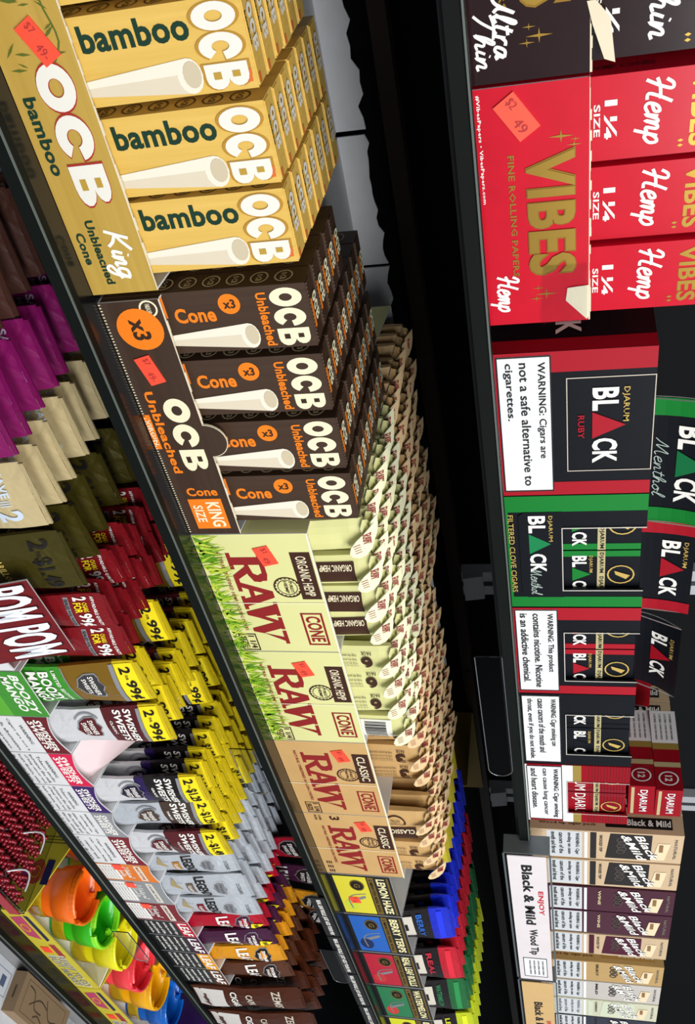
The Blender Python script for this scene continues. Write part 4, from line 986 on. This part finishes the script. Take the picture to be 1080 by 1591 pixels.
lid(.440, .566, Z3+.096, .062, .572, DBLK, GRNI, ink('#12703f'), 'curved green and black lid raised behind the menthol box', True, script_='Menthol', bend=.014)
lid(.566, .678, Z3+.096, .052, .572, DBLK, REDI, REDI, 'black lid with red edges raised behind the red-edged window box', True, bend=.008)
lid(.684, .786, Z3+.096, .046, .572, DBLK, None, REDI, 'plain black lid raised behind the plain black window box', True, bend=.022)
o = lid(.800, .885, Z3+.096, .032, .610, DRED, None, REDI, 'dark red lid raised behind the red and gold box', False, bend=.004)
# two packs lying on top, ends towards the viewer
mb = MB(); w, d, h = .050, .088, .0245
mb.box(0, w, 0, d, 0, h, DRED, [None, None, None, None, None, None]); pk = mb.build('cigar_pack'); tag(pk, '', 'cigar pack', 'loose red clove packs lying on the displays')
mb = MB(); T = frame((0, 0, 0), (0, -1, 0), (0, 0, 1), (-1, 0, 0)); S = lambda u, v, q=0.0: T(u*d-d, v*h, q)
rect(mb, S, 0, 0, .42, 1, WL, 1)
for i in range(4): txt(mb, S, '12 FILTERED CIGARS INDONESIA', .04+i*0, .75-i*.2, .38, .83-i*.2, TEXTD, L=2, res=1)
rect(mb, S, .42, 0, .50, 1, ink('#9a8440'), 1); rect(mb, S, .66, 0, .72, 1, ink('#b8ad80'), 1)
ring(mb, S, .86, .5, .085, .38, .15, WL, 2); txt(mb, S, '12', .825, .36, .895, .64, WL, bold=.03, L=2)
Fr = frame((0, 0, 0)); Fs = lambda u, v, q=0.0: Fr(u*w, v*h, q)
txt(mb, Fs, 'DJARUM', .12, .35, .88, .72, WL, bold=.01); rect(mb, Fs, .04, .1, .96, .22, ink('#b8ad80'), 1)
mb.build('front_print', pk)
place(pk, (.838, .484, Z3+.0982), (0, 0, -.04), 'lower of two red clove packs lying on the red window box')
place(pk, (.840, .482, Z3+.1232), (0, 0, .01), 'upper of two red clove packs lying on the red window box')

# ---------------------------------------------------------------- pale cigar packs in acrylic trays
TAN = card('tan_pack', '#d8bc98', rough=.25, coat=.6); WINE = card('wine_pack', '#4a1a2e', rough=.25, coat=.6); SAND = card('sand_pack', '#c8a468', rough=.25, coat=.6); PALE = card('pale_pack', '#d2ccc4', rough=.25, coat=.6); ICE = card('ice_pack', '#dcdcc0', rough=.25, coat=.6); NAVY = card('navy_pack', '#23283c', rough=.25, coat=.6)
def cig_pack(c, art, small, w=.0595, h=.150, d=.0215, oc=TEXTD):
    mb = MB(); mb.box(-w/2, w/2, 0, d, 0, h, c); r = mb.build('cigar_pack')
    F = subframe(frame((-w/2, 0, 0)), w, h); mb = MB()
    rect(mb, F, .03, .11, .97, .345, ink('#c9ced2'), 1)
    for k in range(4): txt(mb, F, ('WARNING: Cigar', 'smoking can cause', 'cancers of the', 'mouth and throat')[k], .08, .295-k*.052, .86, .328-k*.052, TEXTD, L=2, res=1)
    rect(mb, F, .03, .36, .97, .38, WL, 1)
    if art:
        poly(mb, F, [(.04, .53), (.92, .50), (.92, .80), (.04, .80)], art, 1)
        rect(mb, F, .03, .40, .97, .44, art, 1)
    txt(mb, F, small, .1, .46, .7, .48, TEXTD if c is not WINE else ink('#d8c9a0'), L=3)
    Gc = lambda u, v, q=0.0: F(u, v+.15*(u-.5), q)
    for s, y in (('Black', .745), ('&Mild', .655)):
        txt(mb, Gc, s, .07, y, .90, y+.062, WHITE, bold=.02, L=3, outline=INKB, ob=.03)
    for k in range(5): ring(mb, F, .25+.1*k, .60+.01*(k % 2), .09, .03, .3, ink('#4a4440'), 2, 10)
    poly(mb, F, [(.30, .84), (.90, .81), (.90, .89), (.30, .92)], ink('#e6d2ae'), 2); rect(mb, F, .35, .85, .60, .875, ink('#8a6a48'), 4)
    txt(mb, F, 'NATURAL', .15, .945, .85, .965, ink('#7a7468'), L=2)
    S = subframe(frame((-w/2, 0, 0), (0, -1, 0), (0, 0, 1), (-1, 0, 0)), d, h)
    rect(mb, S, -.80, .50, -.25, .93, INKB if c is not SAND else ink('#b98f4a'), 1)
    txt(mb, S, 'Black & Mild', -.70, .64, -.38, .92, WHITE, bold=.03, L=2, rot=1); txt(mb, S, '5 CIGARS', -.64, .52, -.42, .60, WHITE, bold=.02, L=2, rot=1)
    for k in range(2): txt(mb, S, 'Wood tip cigar pack', -.7+k*.3, .06, -.55+k*.3, .44, ink('#6a4a30'), rot=1, res=1, L=1)
    T = subframe(frame((-w/2, 0, h), (1, 0, 0), (0, 1, 0), (0, 0, 1)), w, d)
    rect(mb, T, .02, .05, .98, .95, ink('#8a7c60') if c is TAN else ink('#6a6058'), 1); ribbon(mb, T, [(.1, .2), (.4, .8), (.9, .5)], .02, SILV, 2, w/d)
    mb.build('front_print', r); return r
DK = ink('#2a2626')
kinds = [(TAN, DK, 'WOOD TIP', 'tan and black wood tip cigar pack'), (TAN, DK, 'WOOD TIP', 'tan and black wood tip cigar pack'), (WINE, None, 'WINE', 'wine red cigar pack'), (WINE, None, 'WINE', 'wine red cigar pack'), (TAN, ink('#4a1a2e'), 'WOOD TIP', 'tan and wine cigar pack')]
xs = [.9375, 1.0000, 1.0640, 1.1260, 1.1890]
for i, (c, a, s, nm) in enumerate(kinds):
    pk = cig_pack(c, a, s); tag(pk, '', 'cigar pack', 'pale cigar packs in the first acrylic tray')
    for r in range(8 if i < 1 else 6): place(pk, (xs[i], YF-.0015+r*.0225, Z3+.0025), (0, 0, jit(.008)), '%s, column %s, %s row back, first acrylic tray' % (nm, ('one', 'two', 'three', 'four', 'five')[i], ORD[r]))
kinds2 = [(SAND, None, 'SELECT', 'sand coloured cigar pack'), (PALE, None, 'MILD', 'pale silver cigar pack with blue badge'), (ICE, ink('#c8d0b8'), 'CASINO', 'pale green cigar pack'), (NAVY, None, 'ROYALE', 'navy cigar pack')]
xs2 = [1.2750, 1.3400, 1.4050, 1.4700]
for i, (c, a, s, nm) in enumerate(kinds2):
    pk = cig_pack(c, a, s, w=.0615); tag(pk, '', 'cigar pack', 'pale cigar packs in the second acrylic tray')
    for r in range(5): place(pk, (xs2[i], YF-.0015+r*.0225, Z3+.0025), (0, 0, jit(.008)), '%s, column %s, %s row back, second acrylic tray' % (nm, ('one', 'two', 'three', 'four')[i], ORD[r]))
def acrylic(x0, x1, cc, lines, label):
    o = bpy.data.objects.new('acrylic_tray', None); COL.objects.link(o); o.location = (x0, .4420, 0); tag(o, label, 'tray'); W = x1-x0
    mb = MB(); mb.box(0, W, .0004, .0024, 1.357, 1.400, M_clear); mb.build('front_panel', o)
    mb = MB(); mb.box(0, W, .0004, .001, 1.3545, 1.3565, M_rim); mb.box(0, W, .0004, .001, 1.4005, 1.4025, M_rim); mb.box(-.002, -.0005, .0004, .02, 1.3555, 1.4015, M_rim); mb.build('rim', o)
    mb = MB(); mb.box(.001, W-.001, -.0012, -.0002, 1.3590, 1.3975, cc); ins = mb.build('label_insert', o)
    F = subframe(frame((0, -.0012, 1.359)), W, .0385); mb = MB()
    lines(mb, F); mb.build('front_print', ins)
def l1(mb, F):
    txt(mb, F, 'Black & Mild', .06, .34, .50, .62, TEXTD, bold=.05, L=1); txt(mb, F, 'ENJOY', .24, .70, .42, .88, ink('#c0303a'), bold=.03); txt(mb, F, 'Wood Tip', .54, .34, .76, .64, TEXTD, bold=.05)
    rect(mb, F, .79, .14, .965, .86, WL, 1); frame_line(mb, F, .79, .14, .965, .86, .004, .02, TEXTD, 2)
    for k in range(4): txt(mb, F, 'SURGEON GENERAL WARNING', .81, .70-k*.13, .945, .76-k*.13, TEXTD, L=3, res=1)
def l2(mb, F):
    txt(mb, F, 'Black & Mild', .22, .34, .60, .62, TEXTD, bold=.05, L=1); txt(mb, F, 'ENJOY', .44, .68, .58, .86, ink('#c0303a'), bold=.03); rect(mb, F, .62, .5, .72, .9, STK, 3); rect(mb, F, .78, .14, .965, .86, WL, 1)
acrylic(.9075, 1.2350, card('insert_white', '#e6dfe2', rough=.3), l1, 'clear acrylic tray front with a white wood tip label')
acrylic(1.2440, 1.5500, card('insert_tan', '#d8b47a', rough=.3), l2, 'clear acrylic tray front with a tan label')
# dark clip-on holder near the right end of the back wall
mb = MB(); tube(mb, [(1.78, .86, 1.48), (1.78, .80, 1.48), (1.78, .80, 1.60), (1.78, .86, 1.60)], .006, mat('dark_plastic', '#2b2e33', rough=.3)); tube(mb, [(1.78, .80, 1.54), (1.90, .80, 1.54)], .005, mat('dark_plastic', '#2b2e33', rough=.3)); tag(mb.build('wall_hook'), 'dark hook bracket on the back wall above the pale packs', 'hook')

# ---------------------------------------------------------------- bottom shelf: ashtrays in yellow displays, beaded packs, dark pouch cases
YC = card('yellow_display_card', '#d6c842', rough=.4, col2='#c4b432'); YW = card('display_inside_white', '#fbfbfa', rough=.6)
def plastic(n, c): return mat(n, c, rough=.28, coat=.2, amp=.02)
CUP = {'orange': plastic('orange_plastic', '#ff7418'), 'green': plastic('green_plastic', '#2fc51c'), 'yellow': plastic('yellow_plastic', '#e8dc14'), 'pink': plastic('coral_plastic', '#ff4450'), 'amber': plastic('amber_plastic', '#f6b60a'), 'blue': plastic('blue_plastic', '#0a62c4')}
RIMC = {'green': plastic('lime_rim', '#8ff02a'), 'yellow': plastic('lemon_rim', '#f6f01e')}
def bucket(cn):
    m = CUP[cn]; mb = MB(); n = 28
    prof = [(.0270, 0), (.0280, .002), (.0305, .034), (.0310, .036), (.0340, .0375), (.0360, .060), (.0364, .066)]
    inn = [(.0325, .066), (.0318, .050), (.0295, .030), (.0262, .008), (.001, .0078)]
    rows = [[(r*math.cos(2*math.pi*k/n), r*math.sin(2*math.pi*k/n), z) for k in range(n)] for r, z in [(.001, .0001)]+prof+inn]
    mb.grid(rows, m, close=True); o = mb.build('ashtray_cup', smooth=True)
    # thick broken rim with three rest notches
    mb = MB(); mr = RIMC.get(cn, m)
    for s in range(3):
        a0 = s*2*math.pi/3+.16; a1 = (s+1)*2*math.pi/3-.16; rr = []
        for k in range(11):
            a = a0+(a1-a0)*k/10; c_, s_ = math.cos(a), math.sin(a)
            rr.append([(.0318*c_, .0318*s_, .0645), (.0318*c_, .0318*s_, .0705), (.0335*c_, .0335*s_, .0718), (.0358*c_, .0358*s_, .0718), (.0370*c_, .0370*s_, .0705), (.0370*c_, .0370*s_, .0645)])
        mb.grid(rr, mr); mb.face(rr[0], mr); mb.face(rr[-1][::-1], mr)
    mb.build('rim', o, smooth=False)
    mb = MB()
    for s in range(3):
        a = s*2*math.pi/3; c_, s_ = math.cos(a), math.sin(a)
        mb.hexa([(.023*c_-.0025*s_, .023*s_+.0025*c_, .062), (.023*c_+.0025*s_, .023*s_-.0025*c_, .062), (.0325*c_+.0035*s_, .0325*s_-.0035*c_, .058), (.0325*c_-.0035*s_, .0325*s_+.0035*c_, .058),
                 (.023*c_-.0025*s_, .023*s_+.0025*c_, .065), (.023*c_+.0025*s_, .023*s_-.0025*c_, .065), (.0325*c_+.0035*s_, .0325*s_-.0035*c_, .066), (.0325*c_-.0035*s_, .0325*s_+.0035*c_, .066)], mr)
    mb.build('snuffer_tabs', o)
    # wrap-round paper label low on the side, with a printed block
    mb = MB(); ym = card('label_yellow', '#d6b820')
    R2 = lambda a, z, q=0.0: Vector(((.0284+.0032*(z-.002)/.046+.0005+q)*math.cos(a), (.0284+.0032*(z-.002)/.046+.0005+q)*math.sin(a), z))
    mb.grid([[R2(-math.pi+2*math.pi*k/24, z) for k in range(25)] for z in (.004, .022)], ym)
    for a in (-2.5, -1.7): mb.face([R2(a, .008, .0004), R2(a+.22, .008, .0004), R2(a+.44, .008, .0004), R2(a+.44, .018, .0004), R2(a+.22, .018, .0004), R2(a, .018, .0004)], ink('#c9b7a8'))
    mb.build('paper_label', o)
    return o
def ash_box(x0, x1, label, side=False):
    t = .002; W = x1-x0; D = .172; H = .036
    o = bpy.data.objects.new('ashtray_display', None); COL.objects.link(o); o.location = (x0, .402, Z0+.0004); tag(o, label, 'display box')
    mb = MB(); mb.box(0, W, 0, t, 0, H, YC, [YC, None, YW, None, None, None]); mb.build('front_panel', o)
    mb = MB(); mb.box(t, W-t, t, D, 0, t, YW); mb.build('base', o)
    mb = MB(); mb.extr([(t, 0), (D, 0), (D, .066), (.09, .064), (t, H)], frame((t, 0, 0), (0, 1, 0), (0, 0, 1), (1, 0, 0)), t, YW if not side else YC, YC); sp = mb.build('side_panel', o)
    mb = MB(); mb.extr([(t, 0), (D, 0), (D, .05), (.06, .045), (t, H)], frame((W, 0, 0), (0, 1, 0), (0, 0, 1), (1, 0, 0)), t, YC, YW); mb.build('side_panel', o)
    mb = MB(); mb.box(t, W-t, D, D+t, 0, .066, YW); mb.build('back_panel', o)
    F = subframe(frame((0, 0, 0)), W, H); mb = MB()
    poly(mb, F, [(.08, .12), (.30, .12), (.34, .55), (.06, .62)], ink('#b84a6a'), 1); poly(mb, F, [(.05, .70), (.36, .70), (.34, .86), (.06, .86)], ink('#2c2a4a'), 1); ring(mb, F, .2, .35, .05, .16, .3, ink('#d8a020'), 2, 12)
    rect(mb, F, .40, .62, .56, .86, ink('#9a3a3a'), 1)
    for s, y0, y1 in (('READY TO GO', .46, .78), ('BUTT BUCKET', .12, .42)): txt(mb, F, s, .56, y0, .97, y1, ink('#8f8c80'), bold=.05, L=1, outline=ink('#e4dfc0'), ob=.04)
    mb.build('front_print', o); sticker(o, frame((0, 0, 0)), W*.47, H*.35, .0, w=.018, h=.012, t1='', t2='')
    if side:
        mb = MB(); S = frame((0, 0, 0), (0, -1, 0), (0, 0, 1), (-1, 0, 0))
        txt(mb, S, 'GO BUTT', -.135, .030, -.125, .054, ink('#b8b294'), bold=.03, rot=3); txt(mb, S, 'KEY TO', -.118, .030, -.108, .050, ink('#b8b294'), bold=.03, rot=3)
        for k in range(3): rect(mb, S, -.098+k*.004, .012, -.0965+k*.004, .058, ink('#7a7430'), 1)
        disc(mb, S, -.046, .016, .018, .012, ink('#b03a82'), 1); disc(mb, S, -.050, .030, .016, .010, ink('#b8503a'), 2); rect(mb, S, -.066, .040, -.034, .050, ink('#2a2c5c'), 3); ring(mb, S, -.050, .028, .008, .007, .2, ink('#d8a020'), 4, 14)
        mb.build('side_print', o)
    return o
ash_box(1.056, 1.3115, 'yellow cardboard ashtray display, left one of two on the bottom shelf', side=True)
ash_box(1.3135, 1.5560, 'yellow cardboard ashtray display beside the purple case')
def put_cup(cn, x, y, rz, lab):
    p = CUPP.get(cn)
    if p is None: p = CUPP[cn] = tag(bucket(cn), '', 'ashtray', 'plastic cup ashtrays')
    place(p, (x, y, Z0+.0032), (0, 0, rz), lab)
CUPP = {}
for cn, x, y, rz, lab in (('orange', 1.120, .450, .4, 'orange round plastic ashtray cup at the front left'), ('green', 1.196, .450, 1.9, 'bright green plastic ashtray cup with lime rim in the front row'),
                          ('yellow', 1.272, .450, 1.1, 'yellow plastic ashtray cup with lemon rim, third in the front row'),
                          ('pink', 1.353, .450, .2, 'coral red plastic ashtray cup in the right display'), ('amber', 1.429, .450, .8, 'amber yellow plastic ashtray cup between the coral and blue ones'), ('blue', 1.505, .450, .6, 'blue plastic ashtray cup at the right end of the front row'),
                          ('orange', 1.112, .5265, 2.2, 'orange plastic ashtray cup in the second row behind the front orange one'), ('green', 1.188, .5265, 2.0, 'green plastic ashtray cup in the second row, half hidden'),
                          ('amber', 1.264, .5265, 0.0, 'amber plastic ashtray cup in the second row behind the lemon-rimmed one')):
    put_cup(cn, x, y+.004, rz, lab)

# beaded red packs in clear clamshells, hanging in front at the left
M_bead = mat('red_bead', '#a01c2c', rough=.25, coat=.5, amp=.2, scale=200)
def beads(x, y, z, lab, rz):
    """Clear tray pack lying flat, its cords running along the shelf."""
    L_, D_, H_ = .19, .135, .024
    mb = MB(); mb.box(-L_, 0, 0, D_, 0, .002, mat('smoky_clear', '#d4d8dc', rough=.06, kind='clear', amp=0)); o = tag(mb.build('bead_pack', loc=(x, y, z)), lab, 'pack', 'clear packs of red beaded cords'); o.rotation_euler = (0, 0, rz)
    mb = MB()
    for a, b, c, d in ((-L_, 0, 0, .0012), (-L_, 0, D_-.0012, D_), (-.0012, 0, .0012, D_-.0012)): mb.box(a, b, c, d, .002, H_*.7, mat('smoky_clear'))
    mb.build('clear_wall', o)
    for s in range(7):
        mb = MB(); cy = .012+s*.0185; n_ = 34
        for i in range(n_):
            xx = -.012-i*.0052
            for a in range(4):
                an = a*1.571+i*.5; px, py, pz = xx, cy+.0048*math.cos(an), .009+.0048*math.sin(an); q = .0036
                V = [(px+q, py, pz), (px, py+q, pz), (px-q, py, pz), (px, py-q, pz), (px, py, pz+q), (px, py, pz-q)]
                n = len(mb.v); mb.v += V
                for f in ((0, 1, 4), (1, 2, 4), (2, 3, 4), (3, 0, 4), (1, 0, 5), (2, 1, 5), (3, 2, 5), (0, 3, 5)): mb.f.append(tuple(n+k for k in f)); mb.m.append(mb.mi(M_bead))
        cd = mb.build('beaded_cord', o, smooth=True); cd['kind'] = 'stuff'
    # arched clear clips over the cords
    for s in range(3):
        mb = MB(); pts = [(-.015-.05*t, .02+s*.045+.012*math.sin(math.pi*t), .016+.010*math.sin(math.pi*t)) for t in [k/8 for k in range(9)]]
        tube(mb, pts, .0012, mat('clip_clear', '#e8ecf0', rough=.1, metal=.5)); mb.build('clip', o, smooth=True)
    mb = MB(); mb.box(-L_, 0, -.0012, -.0002, -.001, .012, card('red_header', '#a01c30')); mb.build('header_strip', o)
    return o
beads(.985, .372, Z0+.062, 'topmost clear pack of red beaded cords left of the yellow display', .0)
beads(.985, .374, Z0+.031, 'middle clear pack of red beaded cords in the stack by the yellow display', .0)
beads(.985, .376, Z0+.003, 'lowest clear pack of red beaded cords in the stack by the yellow display', .0)
# purple and green graffiti-print case right of the ashtrays
PURC = card('graffiti_purple', '#36185a', rough=.3)
mb = MB(); mb.box(0, .30, 0, .16, 0, .100, PURC); o = tag(mb.build('graffiti_case', loc=(1.575, .42, Z0)), 'purple case with green graffiti print at the right of the bottom shelf', 'case')
mb = MB(); F = subframe(frame((0, 0, 0)), .30, .10); T = subframe(frame((0, 0, .10), (1, 0, 0), (0, 1, 0), (0, 0, 1)), .30, .16)
for Q, asp in ((F, 3), (T, 1.9)):
    for k in range(14):
        x, y = random.uniform(.05, .85), random.uniform(.1, .9)
        ribbon(mb, Q, [(x, y), (x+.04, min(.95, y+.2)), (x+.09, y), (x+.05, max(.05, y-.2)), (x+.12, max(.05, y-.1))], .028, random.choice([ink('#6fbf2a'), ink('#9be03a'), ink('#2a56c8'), ink('#2f8a30')]), 1+k % 3, asp)
mb.build('front_print', o)

# grey deck far below with a white sheet and a small kraft carton
ZD = 0.30
mb = MB(); mb.box(XL, XR, -.25, .8815, ZD-.03, ZD, M_grey); struct(mb.build('trim_3'))
mb = MB(); mb.box(0, .95, 0, .36, 0, .0008, mat('white_sheet', '#dfe4ea', rough=.6)); o = tag(mb.build('paper_sheet', loc=(1.50, .235, ZD)), 'white paper sheet lying on the grey deck under the kraft carton', 'paper')
mb = MB(); q = frame((0, 0, .0008), (1, 0, 0), (0, 1, 0), (0, 0, 1)); frame_line(mb, q, .30, .30, .36, .345, .0015, .0015, ink('#8a98b0'), 1); rect(mb, q, .325, .315, .345, .335, ink('#5a6a86'), 1)
for k in range(3): rect(mb, q, .10, .20+k*.04, .26, .2015+k*.04, ink('#aab6c6'), 1)
mb.build('front_print', o)
KC = card('kraft_carton', '#9a8060', rough=.7, scale=40)
mb = MB(); mb.box(0, .235, 0, .077, 0, .028, KC); o = tag(mb.build('kraft_carton', loc=(1.868, .515, ZD+.001)), 'small closed kraft cardboard carton on the white sheet', 'carton')
mb = MB(); T = frame((0, 0, .028), (1, 0, 0), (0, 1, 0), (0, 0, 1)); kd_ = ink('#5a4a3a')
for P_ in ([(.03, .06), (.06, .055), (.075, .03), (.11, .028)], [(.05, .03), (.09, .05), (.13, .045)], [(.12, .06), (.15, .03), (.19, .035), (.2, .015)], [(.08, .015), (.10, .022), (.13, .012)]): ribbon(mb, T, P_, .0016, kd_, 1)
frame_line(mb, T, .02, .008, .215, .069, .0008, .0008, kd_, 2)
S = frame((0, 0, 0), (0, -1, 0), (0, 0, 1), (-1, 0, 0)); rect(mb, S, -.05, .012, -.026, .016, kd_, 1); mb.build('front_print', o)
mb = MB(); mb.box(0, .05, 0, .05, 0, .03, CARDW); tag(mb.build('small_carton', loc=(2.14, .50, ZD+.001)), 'small white carton beside the kraft carton on the white sheet', 'carton')
